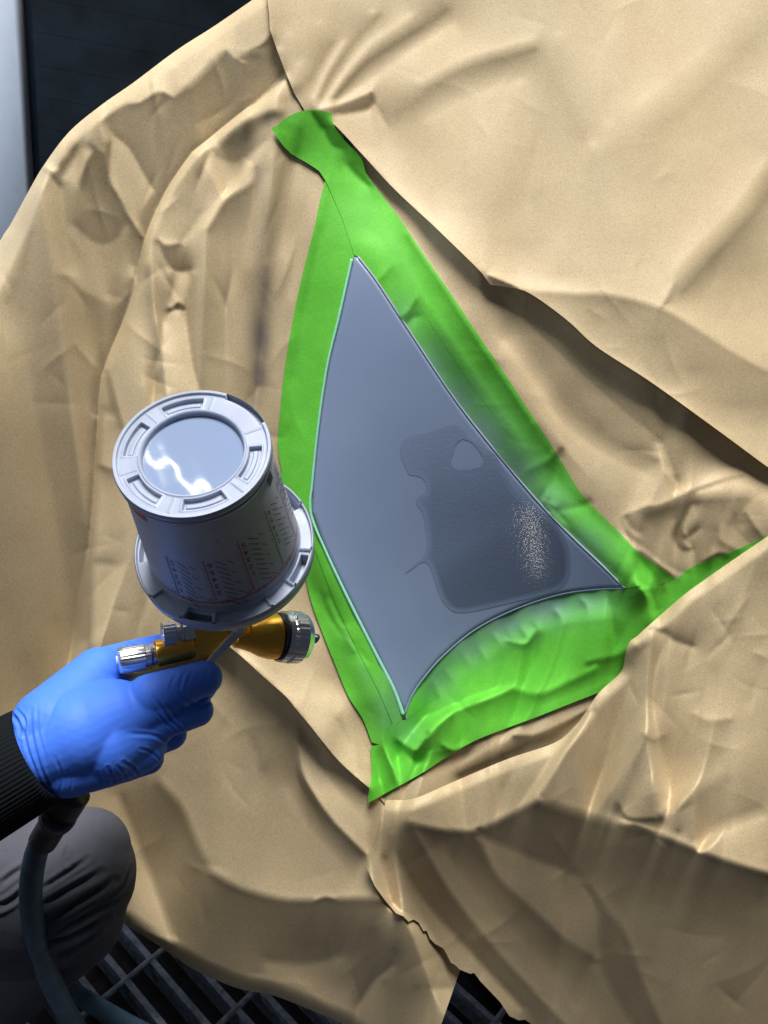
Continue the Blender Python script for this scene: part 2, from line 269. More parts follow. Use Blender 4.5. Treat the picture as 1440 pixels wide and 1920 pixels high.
LIN = LIN+.55*(LIN-_soft(LIN, 34))                      # crisper creases
I_ = np.clip((LIN-.11)/.89, -.24, .97)
LDX, LDY = (.1, -1.0)
_n = math.hypot(LDX, LDY); LX, LY = LDX/_n, LDY/_n            # lamp direction in the picture (y down)
def shape_from_facets(I, iters=65, lam=.8, eps=1.5e-6):
    """height field (in photo pixels, towards the viewer) whose facets face the lamp as much as I asks for; Lambert, solved by preconditioned descent"""
    pad = 90; H, W = I.shape
    Ip = np.pad(I, pad, mode='edge'); hh, ww = Ip.shape
    win = np.pad(np.clip(.45/(np.maximum(I, 0)+.22), .6, 2.2), pad, mode='linear_ramp', end_values=0)
    kx = 2*np.pi*np.fft.fftfreq(ww)/G; ky = 2*np.pi*np.fft.rfftfreq(1)[:0]
    kx = 2*np.pi*np.fft.rfftfreq(ww)/G; ky = 2*np.pi*np.fft.fftfreq(hh)/G
    KX, KY = np.meshgrid(kx, ky); k2 = KX**2+KY**2
    sx, sy, sz = math.sin(THL)*LX, math.sin(THL)*LY, math.cos(THL)
    # mean slope along the lamp direction kept as a plane
    al = THL-np.arccos(np.clip(I, -.3, .97)); m0 = float(np.mean(np.tan(np.clip(-al, -.8, 1.0))))
    px0, qy0 = m0*LX, m0*LY
    XX, YY = np.meshgrid((U0+G*(np.arange(ww)-pad)-720)/1500.0, (V0+G*(np.arange(hh)-pad)-960)/1500.0)
    h = np.zeros((hh, ww)); pre = 1/(.40*k2+lam**2*k2**2*1.0+eps); vx = 0
    def grad(z): return (np.roll(z, -1, 1)-z)/G, (np.roll(z, -1, 0)-z)/G
    for it in range(iters):
        p, q = grad(h); p = p+px0; q = q+qy0
        nz = 1-XX*p-YY*q; nn = np.sqrt(nz*nz+p*p+q*q); dot = (-p*sx-q*sy+nz*sz)/nn
        r = (np.maximum(dot, -.4)-Ip)*win
        ax = (-sx-XX*sz)/nn-dot*(p-XX*nz)/nn**2; ay = (-sy-YY*sz)/nn-dot*(q-YY*nz)/nn**2
        fx, fy = r*ax, r*ay
        g = -((fx-np.roll(fx, 1, 1))+(fy-np.roll(fy, 1, 0)))/G
        Gf = np.fft.rfft2(g); Hf = np.fft.rfft2(h)
        step = np.fft.irfft2((Gf+(lam**2*k2**2*.12+eps)*Hf)*pre, s=(hh, ww))
        vx = .6*vx+step if it else step
        h = h-.55*vx
    return h[pad:pad+H, pad:pad+W], m0, float(np.sqrt(np.mean((r[pad:-pad, pad:-pad])**2)))
HGT, MEAN, _res = shape_from_facets(np.clip(I_, -.24, .97))
print('facet residual', _res, 'height', HGT.min(), HGT.max(), 'mean slope', MEAN)
# ------------------------------------------------------------------ helpers
D0 = 0.97
_uu = U0+G*np.arange(NX); _vv = V0+G*np.arange(NY)
UU, VV = np.meshgrid(_uu, _vv)
PLANE = MEAN*((UU-720)*LX+(VV-960)*LY)
DEPTH = D0*np.exp(-(HGT+PLANE)/F)
def bil(A, u, v):
    x = np.clip((np.asarray(u, float)-U0)/G, 0, NX-1.001); y = np.clip((np.asarray(v, float)-V0)/G, 0, NY-1.001)
    i = x.astype(int); j = y.astype(int); fx = x-i; fy = y-j
    return A[j, i]*(1-fx)*(1-fy)+A[j, i+1]*fx*(1-fy)+A[j+1, i]*(1-fx)*fy+A[j+1, i+1]*fx*fy
def blur(A, n):
    for _ in range(n):
        p = np.pad(A, 1, mode='edge'); A = .25*A+.125*(p[:-2, 1:-1]+p[2:, 1:-1]+p[1:-1, :-2]+p[1:-1, 2:])+.0625*(p[:-2, :-2]+p[2:, 2:]+p[2:, :-2]+p[:-2, 2:])
    return A
def inside(poly, u, v):
    p = np.asarray(poly, float); c = np.zeros(u.shape, bool); n = len(p)
    for i in range(n):
        x0, y0 = p[i]; x1, y1 = p[(i+1) % n]
        if y0 == y1: continue
        k = ((y0 > v) != (y1 > v)) & (u < (x1-x0)*(v-y0)/(y1-y0)+x0); c ^= k
    return c
def nearest(poly, u, v, closed=True):
    """nearest point on the outline and distance, vectorised"""
    p = np.asarray(poly, float); n = len(p); best = np.full(u.shape, 1e18); bu = u.copy(); bv = v.copy()
    for i in range(n if closed else n-1):
        a = p[i]; b = p[(i+1) % n]; d = b-a; L = d@d
        if L == 0: continue
        t = np.clip(((u-a[0])*d[0]+(v-a[1])*d[1])/L, 0, 1); x = a[0]+t*d[0]; y = a[1]+t*d[1]
        q = (u-x)**2+(v-y)**2; m = q < best
        best = np.where(m, q, best); bu = np.where(m, x, bu); bv = np.where(m, y, bv)
    return bu, bv, np.sqrt(best)
def tag(o, label=None, cat=None, group=None, kind=None):
    if label: o['label'] = label
    if cat: o['category'] = cat
    if group: o['group'] = group
    if kind: o['kind'] = kind
    return o
def link(name, me, mat=None, parent=None, smooth=True):
    o = bpy.data.objects.new(name, me); COL.objects.link(o)
    if mat and not me.materials: me.materials.append(mat)
    if parent: o.parent = parent
    if smooth and len(me.polygons): me.polygons.foreach_set('use_smooth', [True]*len(me.polygons))
    return o
def empty(name, loc, label, cat, group=None):
    o = bpy.data.objects.new(name, None); COL.objects.link(o); o.location = loc; o.empty_display_size = .05
    tag(o, label, cat, group)
    return o
def reparent(o, p):
    """parent keeping world coordinates (the parent is an unrotated Empty)"""
    o.parent = p; o.matrix_parent_inverse = Matrix.Translation(-Vector(p.location))
    return o
def mesh_np(name, verts, quads, attrs=None):
    me = bpy.data.meshes.new(name)
    me.from_pydata([], [], []) if False else None
    nv, nf = len(verts), len(quads); k = quads.shape[1]
    me.vertices.add(nv); me.vertices.foreach_set('co', np.asarray(verts, np.float32).ravel())
    me.loops.add(nf*k); me.loops.foreach_set('vertex_index', quads.astype(np.int32).ravel())
    me.polygons.add(nf); me.polygons.foreach_set('loop_start', np.arange(0, nf*k, k, dtype=np.int32))
    me.update(calc_edges=True)
    for nm, a in (attrs or {}).items():
        at = me.attributes.new(nm, 'FLOAT', 'POINT'); at.data.foreach_set('value', np.asarray(a, np.float32))
    return me
def sheet_mesh(name, poly, offset, step=2.4, holes=(), attrs=None, base=None, curl=None, smooth=True):
    """sheet cut to an outline, lying on the relief, 'offset' metres (number or function) above it towards the viewer"""
    poly = np.asarray(poly, float)
    x0, y0 = poly.min(0)-step; x1, y1 = poly.max(0)+step
    x0 = max(x0, U0+1); y0 = max(y0, V0+1); x1 = min(x1, U0+G*(NX-2)); y1 = min(y1, V0+G*(NY-2))
    us = np.arange(x0, x1+step, step); vs_ = np.arange(y0, y1+step, step)
    uu, vv = np.meshgrid(us, vs_); H, W = uu.shape
    cu = .25*(uu[:-1, :-1]+uu[1:, 1:]+uu[:-1, 1:]+uu[1:, :-1]); cv = .25*(vv[:-1, :-1]+vv[1:, 1:]+vv[:-1, 1:]+vv[1:, :-1])
    keep = inside(poly, cu, cv)
    for h in holes: keep &= ~inside(h, cu, cv)
    used = np.zeros((H, W), int)
    for a, b in ((slice(0, -1), slice(0, -1)), (slice(0, -1), slice(1, None)), (slice(1, None), slice(0, -1)), (slice(1, None), slice(1, None))):
        used[a, b] += keep
    bnd = (used > 0) & (used < 4)
    bi = np.where(bnd)
    bu, bv, bd = nearest(poly, uu[bi], vv[bi])
    for h in holes:
        hu, hv, hd = nearest(h, uu[bi], vv[bi]); m = hd < bd; bu = np.where(m, hu, bu); bv = np.where(m, hv, bv); bd = np.where(m, hd, bd)
    ok = bd < step*1.6
    uu = uu.copy(); vv = vv.copy(); uu[bi] = np.where(ok, bu, uu[bi]); vv[bi] = np.where(ok, bv, vv[bi])
    idx = -np.ones((H, W), int); m = used > 0; idx[m] = np.arange(m.sum())
    u, v = uu[m], vv[m]
    d = bil(DEPTH if base is None else base, u, v) - (offset(u, v) if callable(offset) else offset)
    if curl:
        line, width, amount = curl
        _, _, dist = nearest(line, u, v, closed=False); t = np.clip(1-dist/width, 0, 1); d = d+amount*t*t
    q = np.stack([idx[:-1, :-1][keep], idx[1:, :-1][keep], idx[1:, 1:][keep], idx[:-1, 1:][keep]], 1)
    at = {k: f(u, v) for k, f in (attrs or {}).items()}
    return mesh_np(name, Pn(u, v, d), q, at), (u, v, d)
def idw(ctrl):
    c = np.array(ctrl, float)
    def f(u, v):
        w = 1.0/(((u[:, None]-c[:, 0])**2+(v[:, None]-c[:, 1])**2)**1.5+50.0); return (w*c[:, 2]).sum(1)/w.sum(1)
    return f
def from_bm(name, bm, mat=None, parent=None, smooth=True):
    me = bpy.data.meshes.new(name); bm.to_mesh(me); bm.free()
    o = link(name, me, mat, None, smooth)
    if parent: reparent(o, parent)
    return o
import bmesh
def frame_from(axis, hint):
    z = Vector(axis).normalized(); x = Vector(hint); x = (x-z*x.dot(z)).normalized(); y = z.cross(x)
    return x, y, z
def lathe(bm, origin, x, y, z, prof, seg=48, rmod=None, cap=(True, True)):
    """profile [(axial, radius), ...] turned about z"""
    rings = []
    for a, r in prof:
        ring = []
        for i in range(seg):
            t = 2*math.pi*i/seg; rr = r*(rmod(t, a) if rmod else 1)
            ring.append(bm.verts.new(origin+z*a+x*(rr*math.cos(t))+y*(rr*math.sin(t))))
        rings.append(ring)
    for A, B in zip(rings[:-1], rings[1:]):
        for i in range(seg): bm.faces.new((A[i], A[(i+1) % seg], B[(i+1) % seg], B[i]))
    if cap[0]: bm.faces.new(list(reversed(rings[0])))
    if cap[1]: bm.faces.new(rings[-1])
    return rings
def tube(bm, pts, rad, seg=12, cap=True):
    pts = [Vector(p) for p in pts]; n = len(pts); rings = []
    prev = None
    for i, p in enumerate(pts):
        t = (pts[min(i+1, n-1)]-pts[max(i-1, 0)]).normalized()
        if prev is None:
            h = Vector((0, 0, 1)) if abs(t.z) < .9 else Vector((1, 0, 0)); a = t.cross(h).normalized()
        else: a = (prev-t*prev.dot(t)).normalized()
        prev = a; b = t.cross(a); r = rad[i] if hasattr(rad, '__len__') else rad
        rings.append([bm.verts.new(p+a*(r*math.cos(2*math.pi*k/seg))+b*(r*math.sin(2*math.pi*k/seg))) for k in range(seg)])
    for A, B in zip(rings[:-1], rings[1:]):
        for k in range(seg): bm.faces.new((A[k], A[(k+1) % seg], B[(k+1) % seg], B[k]))
    if cap: bm.faces.new(list(reversed(rings[0]))); bm.faces.new(rings[-1])
def curve_pts(ctrl, step=0.01):
    p = [Vector(c) for c in ctrl]; e = [p[0]*2-p[1]]+p+[p[-1]*2-p[-2]]; out = []
    for i in range(1, len(e)-2):
        a, b, c, d = e[i-1:i+3]; n = max(3, int((c-b).length/step))
        for k in range(n):
            t = k/n; out.append(.5*((2*b)+(c-a)*t+(2*a-5*b+4*c-d)*t*t+(3*b-a-3*c+d)*t**3))
    return out+[p[-1]]
def box(bm, o, ax, ay, az):
    """box with corner o and edge vectors"""
    v = [bm.verts.new(o+ax*i+ay*j+az*k) for k in (0, 1) for j in (0, 1) for i in (0, 1)]
    for f in ((0, 2, 3, 1), (4, 5, 7, 6), (0, 1, 5, 4), (2, 6, 7, 3), (0, 4, 6, 2), (1, 3, 7, 5)): bm.faces.new([v[i] for i in f])
def prism(bm, pts, depth_vec):
    a = [bm.verts.new(p) for p in pts]; b = [bm.verts.new(Vector(p)+depth_vec) for p in pts]; n = len(pts)
    bm.faces.new(a); bm.faces.new(list(reversed(b)))
    for i in range(n): bm.faces.new((a[(i+1) % n], a[i], b[i], b[(i+1) % n]))
    bmesh.ops.recalc_face_normals(bm, faces=bm.faces)
def bevel_all(bm, w, seg=2):
    bmesh.ops.bevel(bm, geom=[e for e in bm.edges if len(e.link_faces) == 2 and e.calc_face_angle(0) > .5], offset=w, segments=seg, affect='EDGES', profile=.6)
# ------------------------------------------------------------------ materials
def newmat(name):
    m = bpy.data.materials.new(name); m.use_nodes = True; nt = m.node_tree
    return m, nt, nt.nodes['Principled BSDF']
def N(nt, t, **kw):
    n = nt.nodes.new(t)
    for k, v in kw.items():
        if k in n.inputs: n.inputs[k].default_value = v
        else: setattr(n, k, v)
    return n
def noise(nt, scale, detail=3, rough=.55, co=None):
    n = N(nt, 'ShaderNodeTexNoise'); n.inputs['Scale'].default_value = scale; n.inputs['Detail'].default_value = detail; n.inputs['Roughness'].default_value = rough
    if co is None:
        g = N(nt, 'ShaderNodeNewGeometry'); co = g.outputs['Position']
    nt.links.new(co, n.inputs['Vector']); return n
def ramp(nt, src, p0, c0, p1, c1):
    r = N(nt, 'ShaderNodeValToRGB'); e = r.color_ramp.elements
    e[0].position = p0; e[0].color = (*c0, 1); e[1].position = p1; e[1].color = (*c1, 1)
    nt.links.new(src, r.inputs[0]); return r
def mixc(nt, fac, a, b):
    m = N(nt, 'ShaderNodeMix', data_type='RGBA')
    for s, k in ((fac, 0), (a, 6), (b, 7)):
        if hasattr(s, 'is_linked'): nt.links.new(s, m.inputs[k])
        else: m.inputs[k].default_value = s if k == 0 else (*s, 1)
    return m.outputs[2]
def attr(nt, name):
    a = N(nt, 'ShaderNodeAttribute'); a.attribute_name = name; return a.outputs['Fac']
def bump(nt, b, src, strength, dist, prev=None):
    n = N(nt, 'ShaderNodeBump'); n.inputs['Strength'].default_value = strength; n.inputs['Distance'].default_value = dist
    nt.links.new(src, n.inputs['Height'])
    if prev: nt.links.new(prev.outputs[0], n.inputs['Normal'])
    nt.links.new(n.outputs[0], b.inputs['Normal']); return n
def simple(name, col, rough=.5, metal=0, coat=0, spec=.5, nscale=0, nstr=0, vary=0):
    m, nt, b = newmat(name)
    b.inputs['Base Color'].default_value = (*col, 1); b.inputs['Roughness'].default_value = rough; b.inputs['Metallic'].default_value = metal
    b.inputs['Coat Weight'].default_value = coat; b.inputs['Specular IOR Level'].default_value = spec
    if nscale:
        n = noise(nt, nscale, 4)
        if vary:
            r = ramp(nt, n.outputs[0], .3, tuple(c*(1-vary) for c in col), .7, tuple(min(1, c*(1+vary)) for c in col)); nt.links.new(r.outputs[0], b.inputs['Base Color'])
        if nstr: bump(nt, b, n.outputs[0], nstr, .001)
    return m
def make_paper():
    m, nt, b = newmat('kraft_paper')
    n1 = noise(nt, 640, 4, .75); n2 = noise(nt, 14, 4, .6); n3 = noise(nt, 420, 2, .6)
    base = ramp(nt, n1.outputs[0], .30, (.370, .286, .162), .68, (.572, .456, .284))
    mot = ramp(nt, n2.outputs[0], .35, (.96, .94, .92), .65, (1.03, 1.03, 1.03))
    mm = N(nt, 'ShaderNodeMix', data_type='RGBA', blend_type='MULTIPLY'); mm.inputs[0].default_value = 1
    nt.links.new(base.outputs[0], mm.inputs[6]); nt.links.new(mot.outputs[0], mm.inputs[7])
    fl = noise(nt, 380, 1, .5); fr = ramp(nt, fl.outputs[0], .24, (.62, .58, .52), .30, (1, 1, 1))
    m2 = N(nt, 'ShaderNodeMix', data_type='RGBA', blend_type='MULTIPLY'); m2.inputs[0].default_value = .45
    nt.links.new(mm.outputs[2], m2.inputs[6]); nt.links.new(fr.outputs[0], m2.inputs[7])
    c = mixc(nt, attr(nt, 'stain_or_reflection'), m2.outputs[2], (.10, .095, .11))
    nt.links.new(c, b.inputs['Base Color'])
    b.inputs['Roughness'].default_value = .60; b.inputs['Specular IOR Level'].default_value = .38
    tl = N(nt, 'ShaderNodeBsdfTranslucent'); nt.links.new(c, tl.inputs['Color'])
    ms = N(nt, 'ShaderNodeMixShader'); ms.inputs[0].default_value = .06
    nt.links.new(b.outputs[0], ms.inputs[1]); nt.links.new(tl.outputs[0], ms.inputs[2]); nt.links.new(ms.outputs[0], nt.nodes['Material Output'].inputs['Surface'])
    # soft crumple marks and fibre
    g = N(nt, 'ShaderNodeNewGeometry')
    wv = noise(nt, 9, 3, .55)
    vm = N(nt, 'ShaderNodeVectorMath', operation='MULTIPLY_ADD'); vm.inputs[1].default_value = (.12, .12, .12)
    nt.links.new(wv.outputs['Color'], vm.inputs[0]); nt.links.new(g.outputs['Position'], vm.inputs[2])
    vo = N(nt, 'ShaderNodeTexVoronoi', feature='F1', distance='EUCLIDEAN'); vo.inputs['Scale'].default_value = 15; nt.links.new(vm.outputs[0], vo.inputs['Vector'])
    b1 = bump(nt, b, vo.outputs['Distance'], .015, .005)
    n4 = noise(nt, 45, 4, .6); b2 = bump(nt, b, n4.outputs[0], .015, .003, b1)
    bump(nt, b, n3.outputs[0], .15, .0006, b2)
    return m
PAPER = make_paper()
def make_tape():
    m, nt, b = newmat('green_tape')
    n1 = noise(nt, 600, 3, .6); n2 = noise(nt, 20, 3, .6)
    a = ramp(nt, n1.outputs[0], .3, (.090, .40, .030), .7, (.122, .49, .046))
    mot = ramp(nt, n2.outputs[0], .35, (.88, .90, .86), .65, (1.06, 1.05, 1.04))
    mm = N(nt, 'ShaderNodeMix', data_type='RGBA', blend_type='MULTIPLY'); mm.inputs[0].default_value = 1
    nt.links.new(a.outputs[0], mm.inputs[6]); nt.links.new(mot.outputs[0], mm.inputs[7])
    c = mixc(nt, attr(nt, 'stain_or_reflection'), mm.outputs[2], (.150, .205, .250))
    nt.links.new(c, b.inputs['Base Color']); b.inputs['Roughness'].default_value = .62; b.inputs['Specular IOR Level'].default_value = .22
    # crepe ribs
    w = N(nt, 'ShaderNodeTexNoise'); mp = N(nt, 'ShaderNodeMapping'); mp.inputs['Scale'].default_value = (260, 260, 1400); mp.inputs['Rotation'].default_value = (0, .5, .4)
    g = N(nt, 'ShaderNodeNewGeometry'); nt.links.new(g.outputs['Position'], mp.inputs[0]); nt.links.new(mp.outputs[0], w.inputs['Vector']); w.inputs['Scale'].default_value = 1
    b1 = bump(nt, b, w.outputs[0], .12, .0008)
    n3 = noise(nt, 70, 4, .6); bump(nt, b, n3.outputs[0], .16, .002, b1)
    return m
TAPE = make_tape()
MINT = simple('mint_foam_edge', (.26, .60, .44), .5, nscale=300, nstr=.1, vary=.08)
def make_primer():
    m, nt, b = newmat('grey_primer')
    n2 = noise(nt, 9, 3, .5); c = ramp(nt, n2.outputs[0], .3, (.165, .215, .330), .7, (.185, .238, .358))
    n1 = noise(nt, 1500, 2); nt.links.new(c.outputs[0], b.inputs['Base Color'])
    b.inputs['Roughness'].default_value = .40; b.inputs['Specular IOR Level'].default_value = .55
    bump(nt, b, n1.outputs[0], .05, .0004); return m
PRIMER = make_primer()
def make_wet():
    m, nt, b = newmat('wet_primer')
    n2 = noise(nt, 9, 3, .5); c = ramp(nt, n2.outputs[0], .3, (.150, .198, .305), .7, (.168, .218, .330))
    c2 = mixc(nt, attr(nt, 'stain_or_reflection'), c.outputs[0], (.082, .108, .168)); nt.links.new(c2, b.inputs['Base Color'])  # mask carries the wet tone plus a dark reflection painted into it
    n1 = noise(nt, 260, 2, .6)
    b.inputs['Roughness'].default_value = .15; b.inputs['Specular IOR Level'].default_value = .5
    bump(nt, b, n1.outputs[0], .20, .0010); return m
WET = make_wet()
CHROME = simple('chrome', (.86, .88, .90), .20, 1.0, nscale=900, nstr=.03)
CHROME2 = simple('brushed_chrome', (.76, .78, .81), .32, 1.0, nscale=900, nstr=.05)
GOLD = simple('gold_anodised', (1.0, .52, .07), .34, 1.0, coat=.3, nscale=500, nstr=.03)
GOLDD = simple('gold_engraving', (.80, .62, .40), .4, .6)
BLACKP = simple('black_plastic', (.012, .013, .015), .4)
DARKSTEEL = simple('dark_steel', (.10, .10, .11), .35, .8)
def make_glove():
    m, nt, b = newmat('blue_nitrile')
    b.inputs['Base Color'].default_value = (.058, .185, .80, 1); b.inputs['Roughness'].default_value = .58; b.inputs['Specular IOR Level'].default_value = .3
    b.inputs['Subsurface Weight'].default_value = .12; b.inputs['Subsurface Scale'].default_value = .004; b.inputs['Subsurface Radius'].default_value = (.3, .6, 1)
    n1 = noise(nt, 900, 2); b1 = bump(nt, b, n1.outputs[0], .06, .0004)
    n2 = noise(nt, 40, 3); bump(nt, b, n2.outputs[0], .10, .003, b1); return m
GLOVE = make_glove()
KNIT = simple('black_knit', (.0035, .005, .007), .9, spec=.15, nscale=900, nstr=.5, vary=.3)
CLOTH = simple('grey_work_cloth', (.070, .072, .092), .9, nscale=1200, nstr=.4, vary=.25)
HOSE = simple('teal_rubber', (.052, .096, .140), .45, nscale=60, nstr=.15, vary=.25)
def make_cup():
    m, nt, b = newmat('translucent_polypropylene')
    b.inputs['Base Color'].default_value = (.80, .83, .90, 1); b.inputs['Roughness'].default_value = .42; b.inputs['Specular IOR Level'].default_value = .4
    b.inputs['Subsurface Weight'].default_value = .45; b.inputs['Subsurface Scale'].default_value = .012; b.inputs['Subsurface Radius'].default_value = (.9, .95, 1)
    n1 = noise(nt, 60, 4); n2 = noise(nt, 35, 4)
    c = ramp(nt, n2.outputs[0], .35, (.25, .285, .375), .7, (.32, .36, .46)); nt.links.new(c.outputs[0], b.inputs['Base Color'])
    bump(nt, b, n1.outputs[0], .06, .001); return m
CUPW = make_cup()
def make_cupbody():
    m, nt, b = newmat('cup_wall_with_grey_paint')
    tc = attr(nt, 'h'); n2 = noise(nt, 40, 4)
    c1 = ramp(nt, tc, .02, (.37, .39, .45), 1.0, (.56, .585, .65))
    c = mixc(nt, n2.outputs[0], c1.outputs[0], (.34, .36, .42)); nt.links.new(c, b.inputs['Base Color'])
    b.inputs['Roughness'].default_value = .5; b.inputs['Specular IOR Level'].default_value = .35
    b.inputs['Subsurface Weight'].default_value = .5; b.inputs['Subsurface Scale'].default_value = .02; b.inputs['Subsurface Radius'].default_value = (.9, .95, 1)
    bump(nt, b, n2.outputs[0], .05, .002); return m
CUPB = make_cupbody()
CUPDISC = simple('glossy_cup_disc', (.19, .245, .37), .05, spec=.55, nscale=22, nstr=.05)
INK = simple('black_print', (.03, .03, .04), .5); REDINK = simple('red_print', (.50, .06, .04), .5)
WHITEP = simple('white_frame_paint', (.80, .85, .93), .4, nscale=30, vary=.04)
GLASSD = simple('dark_window_glass', (.012, .017, .025), .15, spec=.5, nscale=6, vary=.3)
SLAT = simple('dark_blind_slat', (.006, .009, .012), .7, spec=.08, nscale=15, vary=.4)
STEEL = simple('grimy_grating_steel', (.19, .215, .265), .6, .0, nscale=90, nstr=.4, vary=.45)
PIT = simple('filter_pit', (.012, .010, .013), .95, nscale=60, nstr=.5, vary=.5)
TYRE = simple('tyre_rubber', (.010, .011, .014), .7, nscale=200, nstr=.3)
# ------------------------------------------------------------------ paper sheets
PANEL_L = [(664,480),(656,510),(637,595),(615,687),(598,800),(587,905),(585,962)]
PANEL_LL = [(610,1029),(653,1121),(707,1229),(759,1338)]
PANEL_B = [(772,1305),(794,1272),(832,1229),(892,1180),(967,1142),(1049,1115),(1119,1105),(1172,1103)]
PANEL_R = [(1130,1061),(1076,1010),(1022,955),(957,880),(859,757),(762,612),(707,528),(672,482)]
def sm(pts, step=4): return [tuple(q) for q in _sample(pts, step=step)]
PANEL = sm(PANEL_L)[:-1]+sm([PANEL_L[-1]]+PANEL_LL)[:-1]+sm([PANEL_LL[-1]]+PANEL_B)[:-1]+sm([PANEL_B[-1]]+PANEL_R)
# the body panel itself is a smooth curved surface: quadratic fitted under its outline, and the paper is blended on to it
_in = inside(PANEL, UU, VV); _fit = None; _,_,_dp = nearest(PANEL, UU, VV); _sd = np.where(_in, 0, _dp)
x_, y_ = (UU-800)/400, (VV-900)/400
B_ = np.stack([x_**i*y_**j for i in range(5) for j in range(5) if i+j <= 3], -1)
_fit = _in | (_sd < 26)
cf, *_ = np.linalg.lstsq(B_[_fit], DEPTH[_fit], rcond=None)
QUAD = B_@cf
print('PANEL fit rms mm', 1000*np.std((QUAD-DEPTH)[_fit]))
_w = np.clip(1-_sd/60.0, 0, 1); _w = _w*_w*(3-2*_w)*np.where(_sd > 0, 1.0, 1.0)
DEPTH = DEPTH+_w*(QUAD-blur(DEPTH, 110))
DEPTH0 = DEPTH.copy()
def zero(u, v): return np.zeros(u.shape)
def blobstain(bl):
    def f(u, v):
        s = np.zeros(u.shape)
        for (x, y, rx, ry, a) in bl: s = np.maximum(s, a*np.exp(-((u-x)/rx)**2-((v-y)/ry)**2))
        return s
    return f
GROUP = 'sheets of brown masking paper over the car'
_c = np.array([790.0, 910.0]); UNDER = [tuple(_c+(np.array(q)-_c)*1.045) for q in PANEL]
def paper(poly, off, label, stain_or_reflection=zero, curl=None, step=2.4, holes=()):
    me, uvd = sheet_mesh('masking_paper', poly, off, step=step, holes=holes, attrs={'stain_or_reflection': stain_or_reflection}, curl=curl)
    o = link('masking_paper', me, PAPER)
    tag(o, label, 'masking paper', GROUP)
    return o
SIL = sm([(640,-120),(540,-48),(470,2),(400,50),(330,95),(250,155),(190,197),(130,247),(82,310),(50,365),(20,420),(0,452),(-60,570),(-140,720)])
paper(SIL+[(-140,1560),(240,1560),(240,1200),(275,760),(335,520),(440,330),(640,230)], 0.0,
      'brown masking paper at the back left with crumpled shoulder against the dark window', curl=(SIL, 26, .010))
FOLD = sm([(620,60),(560,112),(533,134),(500,172),(440,220),(360,285)])+sm([(340,312),(315,350),(290,400),(272,445),(262,490),(255,530),(235,590),(210,650),(195,690)])+sm([(190,706),(184,760),(180,840),(175,930),(168,1050),(165,1190),(165,1235)])
LOWEDGE = sm([(693,1478),(660,1450),(631,1422),(600,1384),(577,1355),(555,1329),(535,1305),(490,1265),(447,1226),(410,1200),(380,1190)])
MIDOFF = idw([(620,60,-.002),(560,112,.0),(533,134,.005),(560,200,.002),(520,240,.003),(600,230,.002),(500,180,.008),(440,220,.016),(340,312,.020),(272,445,.024),(190,705,.026),(165,1100,.026),(600,300,.004),(600,600,.004),(600,1000,.004),(447,1226,.024),(577,1355,.02),(690,1470,.006),(640,1250,.004),(560,700,.004),(560,1000,.005),(620,1150,.004),(700,1380,.004),(590,450,.004)])
paper(FOLD+[(300,1225)]+LOWEDGE[::-1]+[(720,1478),(740,1380),(640,1060),(625,900),(690,480),(650,330),(640,200)],
      MIDOFF,
      'brown masking paper left of the panel with small dents and a dark overspray streak',
      stain_or_reflection=blobstain([(488,630,17,52,.80),(485,700,15,40,.72),(497,555,14,50,.42),(480,745,14,24,.4)]), holes=(UNDER,), curl=(FOLD, 16, .012))
BOT = [(235,1734),(290,1768),(356,1813),(400,1835),(452,1855),(514,1867),(597,1900),(650,1925),(720,1975),(818,1975)]
paper([(-60,1350),(-60,1640),(150,1700)]+sm(BOT)+[(827,1922),(845,1870),(863,1818),(905,1780),(905,1480),(760,1420),(690,1380),(560,1250),(430,1150),(100,1150)], 0.0,
      'brown masking paper hanging low behind the gloved hand down to the floor grating', curl=(sm(BOT), 30, .015))
paper([(655,240),(700,200),(1580,300),(1580,1250),(1180,1340),(1060,1432),(800,1532),(722,1508),(700,1482),(735,1385),(900,1150),(700,480)], 0.003,
      'brown masking paper folded into a shaded pocket right of the panel', holes=(UNDER,))
FLAPE = sm([(571,207),(600,222),(625,232),(680,290),(740,355),(820,430),(895,503),(912,524)])+sm([(920,534),(950,538),(985,546),(1025,571),(1070,606),(1120,651),(1220,716),(1345,806),(1440,876),(1580,975)])
paper([(497,-140),(500,-20),(505,32),(506,55),(520,95),(534,132),(552,175)]+FLAPE+[(1580,-140)],
      idw([(500,0,.008),(534,132,.010),(571,207,.004),(625,232,.006),(740,355,.010),(860,470,.014),(920,530,.012),(1025,571,.014),(1220,716,.017),(1400,850,.018),(1000,300,.012),(1300,300,.015)]),
      'large pale sheet of brown masking paper across the upper right with a long folded flap')
TORN = [(724,1500),(716,1530),(712,1552),(700,1580),(690,1602),(684,1622),(694,1642),(703,1662),(722,1688),(742,1712),(756,1718),(766,1728),(776,1724),(785,1730),(794,1746),(800,1745),(806,1760),(816,1770),(831,1778),(838,1790),(846,1806),(852,1808),(862,1818),(882,1826),(889,1824),(901,1840),(918,1858),(938,1879),(955,1905),(972,1913),(985,1912),(1004,1926),(1010,1990)]
UPE = sm([(1580,910),(1440,1005),(1427,1014),(1377,1048),(1324,1085),(1284,1114),(1240,1152),(1216,1173),(1194,1193),(1181,1203),(1173,1223),(1168,1252),(1158,1267),(1123,1299),(1096,1338),(1077,1363),(1039,1393),(952,1423),(850,1466),(780,1496),(740,1500),(724,1499)])
